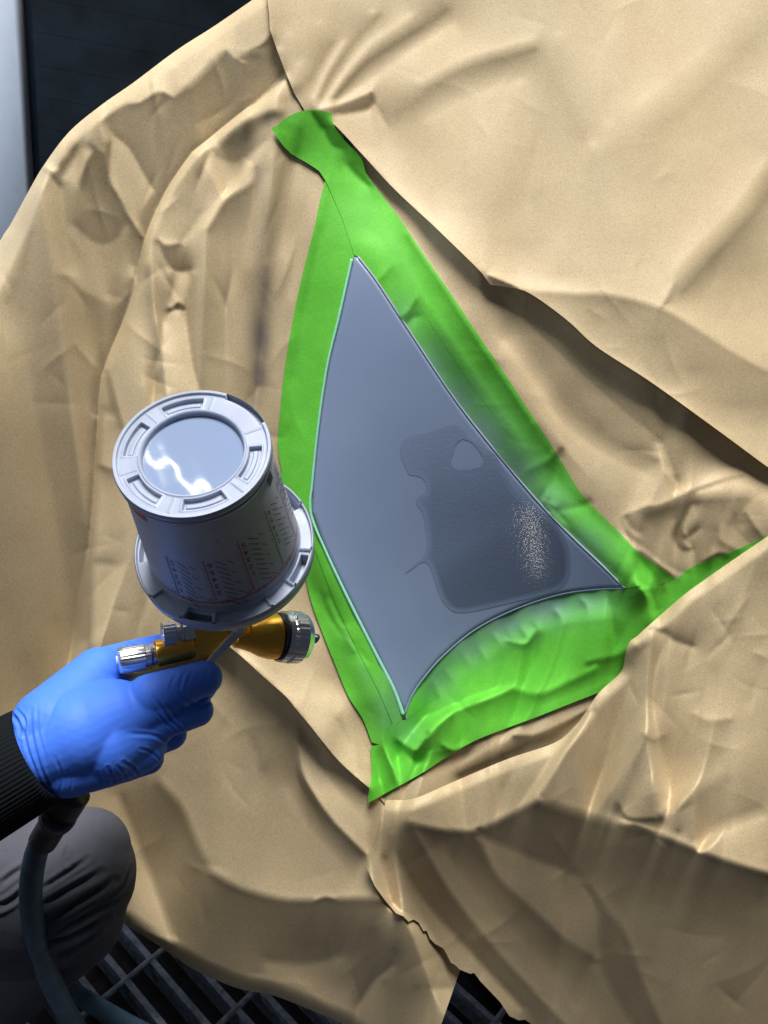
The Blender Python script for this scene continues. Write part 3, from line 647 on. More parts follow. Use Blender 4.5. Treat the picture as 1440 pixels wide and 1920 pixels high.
paper(UPE[:-1]+TORN+[(1580,1990)],
      idw([(1440,1005,.030),(1330,1085,.028),(1216,1175,.026),(1123,1300,.026),(1040,1393,.030),(850,1466,.026),(724,1500,.018),(690,1610,.014),(780,1725,.012),(900,1840,.016),(1000,1920,.018),(1200,1500,.02),(1200,1800,.025)]),
      'lower right sheet of brown masking paper with a torn ragged left edge', curl=(UPE, 24, .012))
# ------------------------------------------------------------------ body panel with wet primer
cp = empty('car', PV(800, 1700, 1.35), 'car covered in brown paper with only a pointed grey primed body panel left bare', 'car')
off_edge = lambda u, v: .0088-.0030*np.clip(1-nearest(PANEL, u, v)[2]/6.0, 0, 1)**2
me, _ = sheet_mesh('body_panel', PANEL, off_edge, step=3.0, base=QUAD)
reparent(link('body_panel', me, PRIMER), cp)
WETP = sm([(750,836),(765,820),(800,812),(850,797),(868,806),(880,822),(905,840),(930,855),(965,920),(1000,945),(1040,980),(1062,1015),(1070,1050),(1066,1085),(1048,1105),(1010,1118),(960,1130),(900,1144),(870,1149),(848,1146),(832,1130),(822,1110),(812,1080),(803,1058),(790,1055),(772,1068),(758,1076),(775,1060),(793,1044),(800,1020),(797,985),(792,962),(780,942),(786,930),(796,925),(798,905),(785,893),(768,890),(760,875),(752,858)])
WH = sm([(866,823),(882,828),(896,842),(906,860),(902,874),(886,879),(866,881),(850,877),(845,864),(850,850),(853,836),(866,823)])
def wet_and_reflection(u, v):
    t = (v-(1075-(u-760)*.62))/40.0                      # dark reflection painted into the colour below a slanting line
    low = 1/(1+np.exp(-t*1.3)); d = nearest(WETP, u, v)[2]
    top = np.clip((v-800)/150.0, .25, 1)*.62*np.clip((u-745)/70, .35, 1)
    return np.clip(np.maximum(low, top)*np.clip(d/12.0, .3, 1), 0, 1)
me, _ = sheet_mesh('wet_primer_patch', WETP, .0091, step=2.4, holes=(WH,), base=QUAD, attrs={'stain_or_reflection': wet_and_reflection})
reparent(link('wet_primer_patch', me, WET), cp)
# pale trim along the right edge
bm = bmesh.new(); pr = sm([(1172,1103)]+PANEL_R)
tube(bm, [PV(u, v, float(bil(QUAD, u, v))-.0076) for u, v in pr], .0013, 8)
EDGEM = simple('bare_panel_edge', (.27, .31, .39), .35, coat=.2)
from_bm('bright_edge', bm, EDGEM, cp)
bm = bmesh.new(); pr = sm([(759,1338)]+PANEL_B)
tube(bm, [PV(u, v, float(bil(QUAD, u, v))-.0068) for u, v in pr], .0014, 8)
from_bm('lower_edge', bm, PRIMER, cp)
# ------------------------------------------------------------------ masking tape
TG = 'strips of green masking tape round the panel'
def spray(bl):
    g_ = blobstain(bl)
    def f(u, v):
        d = nearest(PANEL, u, v)[2]; return np.clip(1.25*g_(u, v)*np.exp(-(d/46.0)**1.4), 0, .92)
    return f
def tape(poly, off, label, stain_or_reflection=zero, curl=None):
    me, _ = sheet_mesh('masking_tape', poly, off, step=2.5, attrs={'stain_or_reflection': stain_or_reflection}, curl=curl)
    o = link('masking_tape', me, TAPE); tag(o, label, 'masking tape', TG); return o
TL_OUT = sm([(610,337),(600,375),(590,425),(577,475),(560,545),(545,622),(533,695),(526,763),(521,834),(530,890),(548,960),(556,985)])
tape(TL_OUT+[(584,978)]+[p for p in reversed(sm(PANEL_L))]+[(667,470),(640,400)], lambda u, v: MIDOFF(u, v)+.0022,
     'long bright green masking tape strip left of the panel, between its top and the cup')
TL2 = sm([(521,880),(548,960),(564,1010),(572,1072),(583,1126),(604,1185),(626,1240),(653,1305),(680,1348),(697,1392)])
tape(TL2+[(725,1400),(752,1352)]+[p for p in reversed(sm([PANEL_L[-1]]+PANEL_LL))]+[(585,945),(560,915)], lambda u, v: MIDOFF(u, v)+.0031,
     'green masking tape strip along the lower left edge of the panel below the cup', stain_or_reflection=spray([(720,1340,40,60,.45),(690,1260,22,60,.28),(660,1180,18,60,.2)]))
tape([(752,1352),(745,1345)]+[(706,1238),(652,1130),(609,1038),(600,1018),(590,1030),(628,1130),(668,1215),(712,1300),(738,1362)], lambda u, v: MIDOFF(u, v)+.0038,
     'narrow second strip of green masking tape along the lower left panel edge', stain_or_reflection=spray([(720,1340,40,60,.4)]))
TR_OUT = sm([(622,212),(625,232),(640,256),(677,297),(687,325),(717,367),(750,410),(795,478),(854,563),(886,612),(960,722),(1043,850),(1076,905),(1102,940),(1166,1003),(1197,1035),(1268,1087)])
tape(sm([(508,240),(520,235),(535,222),(560,210),(590,206),(622,212)])[:-1]+TR_OUT+[(1230,1098),(1172,1105)]+sm([(1172,1103)]+PANEL_R)[1:]+[(664,478),(640,405),(610,338),(598,320),(575,305),(545,288),(530,272),(516,252)], .0070,
     'green masking tape strip down the right side of the panel, its top end curled up',
     stain_or_reflection=spray([(880,740,75,60,.62),(930,800,75,70,.74),(985,860,70,70,.66),(1040,930,60,60,.50),(820,680,60,60,.45),(760,590,40,50,.22),(1110,1010,60,60,.42),(1100,1060,60,40,.36)]))
RSPR = spray([(880,740,75,60,.62),(930,800,75,70,.74),(985,860,70,70,.66),(1040,930,60,60,.50),(820,680,60,60,.45),(760,590,40,50,.22),(1110,1010,60,60,.42),(1100,1060,60,40,.36)])
_pr = sm(PANEL_R[::-1]); _o = [(u+34, v-20) for u, v in _pr if v > 560]
tape([p for p in _pr if p[1] > 560]+[(1172,1103),(1204,1098)]+_o[::-1], .0078, 'narrow inner strip of green masking tape along the right panel edge with grey overspray', stain_or_reflection=RSPR)
TB_OUT = sm([(1119,1300),(1065,1321),(1010,1343),(967,1359),(897,1386),(848,1413),(789,1451),(740,1478),(708,1496),(691,1505)])
BSPR = spray([(1030,1150,75,44,.85),(960,1180,80,46,.80),(890,1220,60,46,.66),(830,1275,45,50,.52),(1100,1140,60,40,.6),(760,1380,40,40,.40)])
tape(sm([PANEL_LL[-1]]+PANEL_B)+[(1200,1100),(1240,1096),(1233,1112),(1150,1148),(1060,1186),(1000,1215),(920,1258),(860,1294),(800,1335),(765,1362)], .0072,
     'thin wrinkled masking tape greyed by overspray just under the concave panel edge', stain_or_reflection=BSPR)
tape([(765,1350),(800,1322),(860,1282),(920,1247),(1000,1203),(1060,1174),(1150,1136),(1233,1100)]+sm([(1268,1086),(1300,1062),(1364,1038),(1427,1010),(1500,970)])+[(1500,1040),(1250,1250),(1190,1300)]+TB_OUT+[(690,1495),(697,1450),(695,1400),(715,1395),(740,1350)], .0082,
     'broad wrinkled green masking tape below the panel, running under the lower right paper', stain_or_reflection=BSPR)
bm = bmesh.new(); pl = sm([(661,486),(656,510),(637,595),(615,687),(598,800),(587,905),(584,962),(610,1029),(653,1121),(707,1229),(738,1290),(757,1340)])
n_ = len(pl); rad = [.0016+.0012*np.clip((v-1000)/340, 0, 1) for u, v in pl]
tube(bm, [PV(u-1.5, v, float(bil(QUAD, u, v))-.0086) for u, v in pl], rad, 8)
tag(from_bm('edge_tape', bm, MINT), 'thin mint green foam edge tape along the left edge of the panel', 'edge tape')

# narrow unseen spot added to make the glint in the wet coat
_h = 14.0
def _sp(u, v): return PV(u, v, float(bil(QUAD, u, v)))
_nr = (_sp(1000+_h,1005)-_sp(1000-_h,1005)).cross(_sp(1000,1005-_h)-_sp(1000,1005+_h)).normalized()
_vd = (_sp(1000,1005)-Vector(CAM)).normalized(); _rd = (_vd-_nr*(2*_vd.dot(_nr))).normalized()
_sl = bpy.data.lights.new('added_glint_spot', 'SPOT'); _sl.energy = 17; _sl.color = (1.0, .94, .84); _sl.shadow_soft_size = .045; _sl.spot_size = math.radians(1.5); _sl.spot_blend = 1.0
_so = bpy.data.objects.new('added_glint_spot', _sl); COL.objects.link(_so); _so.location = _sp(1000, 1005)+_rd*2.0; _so.rotation_euler = _rd.to_track_quat('Z', 'Y').to_euler()
# ------------------------------------------------------------------ setting: grating floor, window, wheel
def FP(u, v, z=0.0):
    r = _f+(u-720)/F*R_-(v-960)/F*U_; return Vector(CAM+r*((z-CAM[2])/r[2]))
def WP(u, v, y):
    r = _f+(u-720)/F*R_-(v-960)/F*U_; return Vector(CAM+r*((y-CAM[1])/r[1]))
bm = bmesh.new()
for p in ((-4,-3),(4,-3),(4,5),(-4,5)): bm.verts.new((p[0], p[1], -.16))
bm.faces.new(bm.verts); tag(from_bm('ground', bm, PIT), kind='structure')
gr = empty('floor_grating', FP(250, 1840), 'grimy dark steel bar grating of the floor beside the knee and the paper', 'floor grating')
b0 = FP(183,1782); bd = (FP(296,1920)-b0).normalized(); c0 = FP(187,1876); cd = (FP(346,1806)-c0).normalized()
nb = Vector((-bd.y, bd.x, 0)); sb = abs((FP(300,1822)-FP(240,1846)).dot(nb)); sc_ = abs((FP(470,1890)-FP(249,1848)).dot(bd))
print('GRATE spacing', sb, sc_, 'dot', bd.dot(cd), 'depth', (FP(300,1850)-Vector(CAM)).dot(Vector(_f)))
cd = nb
pitch_b = sb; pitch_c = sc_
shared = None
for i in range(-6, 9):
    o = b0+nb*(i*pitch_b)-bd*.55
    if shared is None:
        bm = bmesh.new(); box(bm, Vector((0,0,-.040)), nb*.009, bd*1.15, Vector((0,0,.040))); shared = bpy.data.meshes.new('bearing_bar'); bm.to_mesh(shared); bm.free(); shared.materials.append(STEEL)
    b = bpy.data.objects.new('bearing_bar', shared); COL.objects.link(b); b.location = o; reparent(b, gr)
shared = None
for i in range(-4, 6):
    o = c0+bd*(i*pitch_c)-cd*.55
    if shared is None:
        bm = bmesh.new(); tube(bm, [-cd*.05, cd*1.15], .0050, 8); shared = bpy.data.meshes.new('cross_rod'); bm.to_mesh(shared); bm.free(); shared.materials.append(STEEL)
    b = bpy.data.objects.new('cross_rod', shared); COL.objects.link(b); b.location = (o.x, o.y, -.003); reparent(b, gr)
# window with white frame post
YW = 1.75
win = empty('window', WP(200, 200, YW), 'dark window with dim horizontal blind slats behind a white frame post', 'window')
xl, xr = WP(-260, 200, YW).x, WP(36, 180, YW).x
bm = bmesh.new(); box(bm, Vector((xl, YW, 0)), Vector((xr-xl,0,0)), Vector((0,.06,0)), Vector((0,0,2.6))); bevel_all(bm, .003)
fr = from_bm('frame_post', bm, WHITEP, win)
for (u, v) in ((27, 343), (2, 157)):
    bm = bmesh.new(); x, y, z = frame_from((0,-1,0), (1,0,0)); lathe(bm, WP(u, v, YW), x, y, z, [(-.001,.0065),(.0015,.006),(.003,.0035)], 16)
    s = link('screw', bpy.data.meshes.new('screw'), None); bm.to_mesh(s.data); bm.free(); s.data.materials.append(CHROME2)
    s.parent = fr; s.matrix_parent_inverse = Matrix.Translation(-Vector(win.location))
bm = bmesh.new(); box(bm, Vector((xr+.003, YW+.035, 0)), Vector((1.9,0,0)), Vector((0,.006,0)), Vector((0,0,2.6))); from_bm('pane', bm, GLASSD, win)
shared = None
for k in range(16):
    if shared is None:
        bm = bmesh.new(); box(bm, Vector((0,0,0)), Vector((1.9,0,0)), Vector((0,-.001,.001)), Vector((0,-.0015,.0575))); shared = bpy.data.meshes.new('blind_slat'); bm.to_mesh(shared); bm.free(); shared.materials.append(SLAT)
    b = bpy.data.objects.new('blind_slat', shared); COL.objects.link(b); b.location = (xr+.02, YW+.034, WP(200, 480, YW).z+.058*k); reparent(b, win)
area('added_post_fill', Vector((-.35,-1,.35)).normalized(), WP(20, 200, YW), .9, .5, .3, 9, (.74, .85, 1.0))  # unseen lamp added only to brighten the white frame post
# wheel glimpsed below the paper
ax = camvec(-.35, -.25, .9); ax.z = 0; ax.normalize(); up = Vector((0,0,1)); sd = ax.cross(up)
if sd.dot(Vector(R_)) < 0: sd = -sd
wc = PV(905, 1875, 1.36)+sd*.20+up*.20
bm = bmesh.new(); lathe(bm, wc-ax*.20, sd, up, ax, [(0,.20),(0,.28),(.02,.305),(.05,.312),(.058,.304),(.064,.312),(.10,.314),(.136,.312),(.142,.304),(.15,.312),(.18,.305),(.2,.28),(.2,.20),(0,.20)], 72, cap=(False, False))
whl = from_bm('wheel', bm, TYRE, cp)
bm = bmesh.new(); lathe(bm, wc-ax*.19, sd, up, ax, [(0,.198),(.18,.198),(.17,.17),(.15,.05),(.16,.0001)], 48, cap=(True, False))
r_ = from_bm('rim', bm, DARKSTEEL); r_.parent = whl; r_.matrix_parent_inverse = Matrix.Translation(-Vector(cp.location))
# ------------------------------------------------------------------ spray gun with cup
def axis_frame(p, q, hint=None):
    z = (Vector(q)-Vector(p)).normalized(); return frame_from(z, hint or Vector(U_))
def turned(name, p, q, prof, mat, par, seg=48, rmod=None, smooth=True, bev=0, hint=None):
    """prof: [(t along p->q, radius in metres)]"""
    p = Vector(p); q = Vector(q); L = (q-p).length; x, y, z = axis_frame(p, q, hint)
    bm = bmesh.new(); lathe(bm, p, x, y, z, [(t*L, r) for t, r in prof], seg, rmod)
    if bev: bevel_all(bm, bev)
    bmesh.ops.recalc_face_normals(bm, faces=bm.faces)
    o = from_bm(name, bm, mat, par, smooth)
    if smooth:
        md = o.modifiers.new('edges', 'EDGE_SPLIT'); md.split_angle = math.radians(32)
    return o
gun = empty('spray_gun', PV(400, 1220, .76), 'gold spray gun with chrome knobs held in the blue glove under the cup', 'spray gun')
px = .75/1500
# rear fluid knob
k0, k1 = PV(222,1240,.730), PV(282,1229,.742)
flute = lambda n, a: (lambda t, z: 1+a*math.cos(n*t)) 
kn = turned('fluid_knob', k0, k1, [(-.02,.0085),(0,.0108),(.05,.0118),(.25,.0121),(.80,.0114),(.84,.0100),(1.0,.0098)], CHROME2, gun, 120, lambda t, z: 1+(.025*math.cos(24*t) if .003 < z < .024 else 0))
bm = bmesh.new(); x, y, z = axis_frame(k0, k1); box(bm, Vector(k0)-x*.005-y*.0006-z*.0018, x*.010, y*.0012, z*.0018); from_bm('slot_mark', bm, simple('pale_mark', (.7,.72,.75), .4), gun)
turned('knob_collar', PV(281,1229,.742), PV(293,1226,.745), [(0,.0085),(.1,.0108),(.35,.0108),(.4,.0095),(.6,.0095),(.65,.0106),(1,.0106)], CHROME, gun)
turned('needle_housing', PV(291,1226,.745), PV(362,1211,.758), [(0,.0108),(.03,.0122),(.08,.0124),(.9,.0122),(1,.0108)], GOLD, gun)
# upper fan knob
turned('fan_knob', PV(303,1191,.745), PV(331,1187,.750), [(-.03,.008),(0,.0108),(.08,.0120),(.9,.0122),(1,.0105)], CHROME2, gun, 120, lambda t, z: 1+(.022*math.cos(20*t) if .001 < z < .0125 else 0))
turned('knob_stem', PV(330,1187,.750), PV(345,1185,.753), [(0,.0078),(.4,.0078),(.42,.0115),(.75,.0115),(.8,.008),(1,.008)], CHROME, gun)
turned('hex_nut', PV(342,1185,.753), PV(364,1181,.757), [(0,.0112),(.06,.0124),(.94,.0124),(1,.0112)], CHROME, gun, 6, smooth=False)
# main body block, extruded across the gun and rounded
body = [(356,1165),(455,1160),(452,1178),(432,1192),(396,1234),(378,1256),(330,1268),(262,1268),(226,1264),(222,1257),(262,1255),(284,1250),(300,1238),(322,1230),(352,1222),(354,1196)]
bm = bmesh.new(); prism(bm, [PV(u, v, .748+(u-300)*.00008) for u, v in body], camvec(.15, .30, -1).normalized()*.022); bevel_all(bm, .0022, 3)
from_bm('gun_body', bm, GOLD, gun, False)
# engraved lettering panel lines on the body
bm = bmesh.new()
def onbody(u, v): return PV(u, v, .748+(u-300)*.00008-.0004)
def dash(a, b, w=1.6):
    a = np.array(a, float); b = np.array(b, float); t = (b-a)/np.linalg.norm(b-a); n = np.array([-t[1], t[0]])*w/2
    bm.faces.new([bm.verts.new(onbody(*q)) for q in (a-n, b-n, b+n, a+n)])
for a, b in (((305,1243),(318,1241)),((305,1243),(303,1256)),((303,1256),(316,1254)),((324,1240),(322,1253)),((324,1240),(336,1238)),((322,1247),(333,1245)),((340,1238),(338,1251)),((340,1238),(352,1236)),((352,1236),(350,1249)),((362,1220),(386,1215)),((364,1228),(380,1225)),((366,1236),(374,1234))):
    dash(a, b, 1.3)
from_bm('engraving', bm, GOLDD, gun)
# grip running down through the fist
bm = bmesh.new(); hp = curve_pts([PV(330,1250,.765), PV(270,1330,.775), PV(225,1390,.780)], .01)
tube(bm, hp, [.014]*len(hp), 16); from_bm('grip', bm, GOLD, gun)
# head
h0, h1 = PV(436,1194,.766), PV(519,1193,.790)
turned('air_head', h0, h1, [(0,.006),(.05,.0105),(.2,.0120),(.4,.0150),(.6,.0195),(.8,.0220),(.96,.0226),(1,.0215)], GOLD, gun, 64)
turned('seal_ring', PV(517,1193,.7895), PV(527,1193,.793), [(0,.0215),(.2,.0234),(.8,.0234),(1,.0215)], BLACKP, gun, 64)
turned('air_cap_ring', PV(524,1193,.792), PV(572,1196,.808), [(0,.0225),(.02,.0252),(.2,.0256),(.24,.0244),(.30,.0250),(.34,.0262),(.72,.0258),(.78,.0246),(.92,.0232),(1,.0205)], CHROME, gun, 144,
       lambda t, z: 1+(-.045*max(0, math.cos(18*t))**2 if .0078 < z < .020 else 0))
turned('fluid_nozzle', PV(570,1197,.806), PV(585,1199,.812), [(0,.013),(.3,.011),(.6,.008),(1,.004)], DARKSTEEL, gun)
bm = bmesh.new(); prism(bm, [PV(u, v, .809) for u, v in ((566,1183),(582,1191),(596,1193),(599,1199),(594,1206),(580,1210),(566,1218))], camvec(.1,.2,-1)*.007); bevel_all(bm, .0012); from_bm('air_horn', bm, DARKSTEEL, gun)
# trigger
bm = bmesh.new(); prism(bm, [PV(u, v, .742) for u, v in ((441,1172),(458,1177),(454,1190),(418,1226),(400,1244),(384,1242),(398,1226),(432,1190))], camvec(.1,.3,-1)*.006); bevel_all(bm, .001); 
tr = from_bm('trigger', bm, simple('satin_trigger', (.42,.43,.43), .35, .7), gun, False)
turned('trigger_bolt', PV(449,1179,.738), PV(452,1180,.752), [(0,.003),(.05,.0046),(.4,.0046),(.45,.003),(1,.003)], CHROME, gun, 24)
# cup support stem between gun and cup
turned('cup_socket', PV(448,1176,.758), PV(436,1120,.735), [(0,.013),(.5,.013),(.55,.016),(1,.016)], GOLD, gun)
# --- air hose fitting and hose
hose = empty('air_hose', PV(70, 1580, .80), 'dull teal air hose hanging from the spray gun to the floor grating', 'air hose')
hc = [PV(86,1560,.785), PV(68,1600,.79), PV(58,1660,.80), PV(62,1730,.82), PV(80,1800,.85), PV(105,1860,.88), PV(140,1925,.92), PV(190,2010,.97),
      PV(150,2100,1.02), PV(-60,2060,1.03), PV(-120,1850,1.03), PV(-40,1745,1.03), PV(40,1775,1.03), PV(100,1835,1.03), PV(170,1880,1.05), PV(260,1930,1.08), PV(420,2010,1.12)]
bm = bmesh.new(); pts = curve_pts(hc, .008); tube(bm, pts, .0112, 18); from_bm('hose', bm, HOSE, hose)
bm = bmesh.new(); pts = curve_pts([PV(138,1486,.765), PV(120,1515,.77), PV(100,1545,.778), PV(80,1578,.787)], .004); tube(bm, pts, [.0165+.0 if i < len(pts)*.6 else .0140 for i in range(len(pts))], 18); from_bm('hose_fitting', bm, BLACKP, hose)
turned('hose_clip', PV(112,1527,.765), PV(106,1534,.768), [(0,.0165),(.2,.0176),(.8,.0176),(1,.0165)], DARKSTEEL, hose)

# ------------------------------------------------------------------ mixing cup
LC = PV(361, 848, .600)
w_ = (Vector(CAM)-LC).normalized(); rx = Vector(R_); rx = (rx-w_*rx.dot(w_)).normalized(); uy = w_.cross(rx)
TH = math.radians(38.5)
CA = (w_*math.cos(TH)+(rx*-.31+uy*.951)*math.sin(TH)).normalized()
CX = (rx*.951+uy*.309); CX = (CX-CA*CX.dot(CA)).normalized(); CY = CA.cross(CX)
HC = .140; RL = .0588
def proj(p):
    d = np.array(p)-CAM; z = d@_f; return 720+F*(d@R_)/z, 960-F*(d@U_)/z
print('CUP collar at', proj(LC-CA*HC), 'lid right', proj(LC+CX*RL), 'left', proj(LC-CX*RL), 'top', proj(LC+CY*RL), 'bottom', proj(LC-CY*RL))
def _mir(u, v, dist=2.2):
    r = (PV(u, v, 1)-Vector(CAM)).normalized(); p = Vector(CAM)+r*((LC-CA*.0044-Vector(CAM)).dot(CA)/r.dot(CA)); return p, p+(r-CA*(2*r.dot(CA)))*dist
_p, _m = _mir(326, 884); _, _a = _mir(282, 848); _, _b = _mir(372, 914)
_x = (_b-_a).normalized(); _z = (_m-_p).normalized(); _y = _z.cross(_x).normalized(); _x = _y.cross(_z)
_l = bpy.data.lights.new('ceiling_tube_lamp', 'AREA'); _l.shape = 'RECTANGLE'; _l.size = 1.5; _l.size_y = .03; _l.energy = 3.2; _l.color = (1, 1, .92)
_o = bpy.data.objects.new('ceiling_tube_lamp', _l); COL.objects.link(_o)
_o.matrix_world = Matrix(((_x.x,_y.x,_z.x,_m.x),(_x.y,_y.y,_z.y,_m.y),(_x.z,_y.z,_z.z,_m.z),(0,0,0,1)))
cup = empty('mixing_cup', LC-CA*HC, 'translucent white paint mixing cup upside down on the spray gun with printed scales', 'mixing cup')
def polar(name, rs, nth, hf, mat, center=None, attrs=None):
    th = np.linspace(0, 2*np.pi, nth, endpoint=False); RR, TT = np.meshgrid(rs, th)
    H = hf(RR, TT); c = np.array(center if center is not None else LC)
    pts = c+RR[..., None]*(np.cos(TT)[..., None]*np.array(CX)+np.sin(TT)[..., None]*np.array(CY))+H[..., None]*np.array(CA)
    n, m = RR.shape; idx = np.arange(n*m).reshape(n, m); nx = np.roll(idx, -1, 0)
    q = np.stack([idx[:, :-1].ravel(), idx[:, 1:].ravel(), nx[:, 1:].ravel(), nx[:, :-1].ravel()], 1)
    me = mesh_np(name, pts.reshape(-1, 3), q); o = reparent(link(name, me, mat), cup)
    return o
sst = lambda x, a, b: (lambda t: t*t*(3-2*t))(np.clip((x-a)/(b-a), 0, 1))
def adist(t, deg): return np.abs((t-np.radians(deg)+np.pi) % (2*np.pi)-np.pi)
def lid_h(r, t):
    s = r/RL; h = np.zeros_like(r)
    h += .0022*sst(s, .945, .965)                                   # rim lip
    h -= .0045*sst(s, .655, .64)+0*t                                 # recessed centre
    h += .0012*np.exp(-((s-.675)/.014)**2)
    lip = adist(t, 26.5) < math.radians(21)
    h = np.where(lip & (s > .925), -.0035*sst(s, .925, .94), h)
    for a in (84, 143, 205, 265, 325):
        d = adist(t, a); ins = sst(d, .335, .315)*sst(s, .715, .73)*sst(s, .885, .87); h -= .0034*ins
        inner = sst(d, .29, .27)*sst(s, .765, .78)*sst(s, .835, .82); h += .0012*inner
        ring = np.exp(-((np.maximum(d-.335, 0))/.02)**2)*np.exp(-(np.maximum(np.abs(s-.80)-.092, 0)/.01)**2)*(1-ins); h += .0006*ring
    for a in (57, 2, 180, 237, 297, 115):
        h += .0007*np.exp(-(adist(t, a)*s/.012)**2)*sst(s, .70, .72)*sst(s, .94, .93)
    return h
polar('lid', np.concatenate([np.linspace(.62, .90, 70), np.linspace(.905, 1.0, 24)])*RL, 720, lid_h, CUPW)
polar('lid_disc', np.linspace(.001, .655, 40)*RL, 128, lambda r, t: -.0044+.000022*np.sin(r*np.cos(t)*330)+.000018*np.sin(r*np.sin(t)*240+1), CUPDISC)
# outer wall of the rim + body
def ringprof(name, prof, mat, seg=160, attr_h=None, rmod=None):
    bm = bmesh.new(); lathe(bm, LC, CX, CY, CA, prof, seg, rmod, cap=(False, False)); bmesh.ops.recalc_face_normals(bm, faces=bm.faces)
    me = bpy.data.meshes.new(name); bm.to_mesh(me); bm.free()
    if attr_h:
        co = np.zeros(len(me.vertices)*3); me.vertices.foreach_get('co', co); co = co.reshape(-1, 3)
        s = (co-np.array(LC))@np.array(CA); at = me.attributes.new('h', 'FLOAT', 'POINT'); at.data.foreach_set('value', attr_h(s).astype(np.float32))
    return reparent(link(name, me, mat), cup)
A0, A1, R0, R1 = -.010, -HC+.010, .0568, .0668
ringprof('rim_band', [(.0021,RL*.999),(.0005,RL*1.012),(-.003,RL*1.012),(-.0038,RL*.998),(-.0055,RL*.998),(-.006,RL*1.008),(-.0085,RL*1.006),(-.0095,R0)], CUPW)
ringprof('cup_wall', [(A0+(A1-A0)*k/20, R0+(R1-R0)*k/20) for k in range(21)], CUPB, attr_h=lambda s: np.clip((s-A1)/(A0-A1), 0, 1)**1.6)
CR = .0790
CC = LC-CA*HC
def col_h(r, t):
    s = (r-R1)/(CR-R1); h = .0045*sst(s, .88, .93)+.008*sst(s, .10, -.1)
    for a in (200, 226, 247, 285, 305, 333, 10, 60, 110, 150): h += .0045*np.exp(-(adist(t, a)/.010)**2)*sst(s, .05, .1)
    for a, wd in ((236, .16), (318, .20), (160, .2), (90, .2), (20, .2)):
        h -= .012*sst(adist(t, a), wd, wd-.03)*sst(s, .18, .28)*sst(s, .80, .70)
    return h
polar('collar', np.linspace(R1-.002, CR, 60), 720, col_h, CUPW, CC)
ringprof('collar_rim', [(-HC+.0045,CR),(-HC+.003,CR+.001),(-HC-.010,CR+.0005),(-HC-.0115,CR-.001),(-HC-.013,CR-.004),(-HC-.018,.060),(-HC-.028,.040),(-HC-.034,.018)], CUPW)
# --- print on the wall
RED = []; BLK = []
def wall(t, s, lift=.00035):
    a = A0+(A1-A0)*s; r = R0+(R1-R0)*s+lift; return np.array(LC)+np.array(CA)*a+r*(math.cos(t)*np.array(CX)+math.sin(t)*np.array(CY))
def stroke(bm, pts, w):
    """pts: (degrees, s); w metres"""
    pts = np.array(pts, float); n = max(2, int(max(abs(np.diff(pts[:, 0])).max()/2, 2)))
    q = np.vstack([a+(b-a)*np.linspace(0, 1, n, endpoint=False)[:, None] for a, b in zip(pts[:-1], pts[1:])]+[pts[-1:]])
    kx_, ky_ = math.radians(1)*.062, abs(A1-A0); m = q*np.array([kx_, ky_]); t = np.gradient(m, axis=0); t /= np.linalg.norm(t, axis=1)[:, None]+1e-9
    nn = np.stack([-t[:, 1]/kx_, t[:, 0]/ky_], 1)*w/2
    vs2 = [(bm.verts.new(wall(math.radians(a[0]), a[1])), bm.verts.new(wall(math.radians(b[0]), b[1]))) for a, b in zip(q-nn, q+nn)]
    for a, b in zip(vs2[:-1], vs2[1:]): bm.faces.new((a[0], b[0], b[1], a[1]))
def text(bm, s, deg, sv, size, flip=True):
    cu = bpy.data.curves.new('t', 'FONT'); cu.body = s; cu.size = size; cu.resolution_u = 2; cu.align_x = 'CENTER'
    ob = bpy.data.objects.new('t', cu); COL.objects.link(ob); dg = bpy.context.evaluated_depsgraph_get(); dg.update()
    me = bpy.data.meshes.new_from_object(ob.evaluated_get(dg)); sg = -1 if flip else 1
    vs2 = [bm.verts.new(wall(math.radians(deg)+sg*v.co.x/.062, sv-sg*v.co.y/abs(A1-A0))) for v in me.vertices]
    for p in me.polygons:
        try: bm.faces.new([vs2[i] for i in p.vertices])
        except ValueError: pass
    bpy.data.objects.remove(ob); bpy.data.curves.remove(cu); bpy.data.meshes.remove(me)
bk = bmesh.new(); rd = bmesh.new()
stroke(rd, [(k, .93) for k in range(150, 402, 6)], .0014)
stroke(rd, [(186, .05), (214, .05)], .010)                       # red printed block under the rim
for j, c in enumerate((222, 251, 279, 308, 334)):
    s0 = (.42, .40, .30, .22, .2)[j]
    stroke(rd if j in (1, 2) else bk, [(c, s0), (c, .90)], .0007)
    for i in range(14):
        sv = s0+.02+(.86-s0)*i/13.; stroke(bk, [(c-(2.2 if i % 2 else 3.2), sv), (c-.3, sv)], .0004)
    for i in range(5): text(bk, str(6-i) if j % 2 else str(5-i), c+3.6, s0+.04+i*.085, .0088)
    for i in range(9):
        sv = s0+.02+i*.062; stroke(bk, [(c+8, sv), (c+15.5, sv+.075)], .00075)
        if i % 2 == 0: stroke(bk, [(c+17, sv+.03), (c+21, sv+.075)], .0006)
    text(bk, ('2:1', '4:1', '5:1', '3:1', '1:1')[j], c+6, .905, .0072)
    for i in range(8): stroke(bk, [(c-6+.55*i, .885), (c-6+.55*i, .90)], .0003)
for i, sv in enumerate((.10,.13,.16,.19,.22,.25)): stroke(bk, [(330, sv+.02), (345, sv-.02)], .0005)
stroke(bk, [(322, .075), (331, .075)], .0095)
for i in range(7): stroke(bk, [(340+i*3, .12), (340+i*3, .5)], .0009)
text(bk, '1', 266, .20, .006)
reparent(link('scale_print', (lambda m: (bk.to_mesh(m), bk.free(), m)[2])(bpy.data.meshes.new('scale_print')), INK, smooth=False), cup)
reparent(link('red_print', (lambda m: (rd.to_mesh(m), rd.free(), m)[2])(bpy.data.meshes.new('red_print')), REDINK, smooth=False), cup)
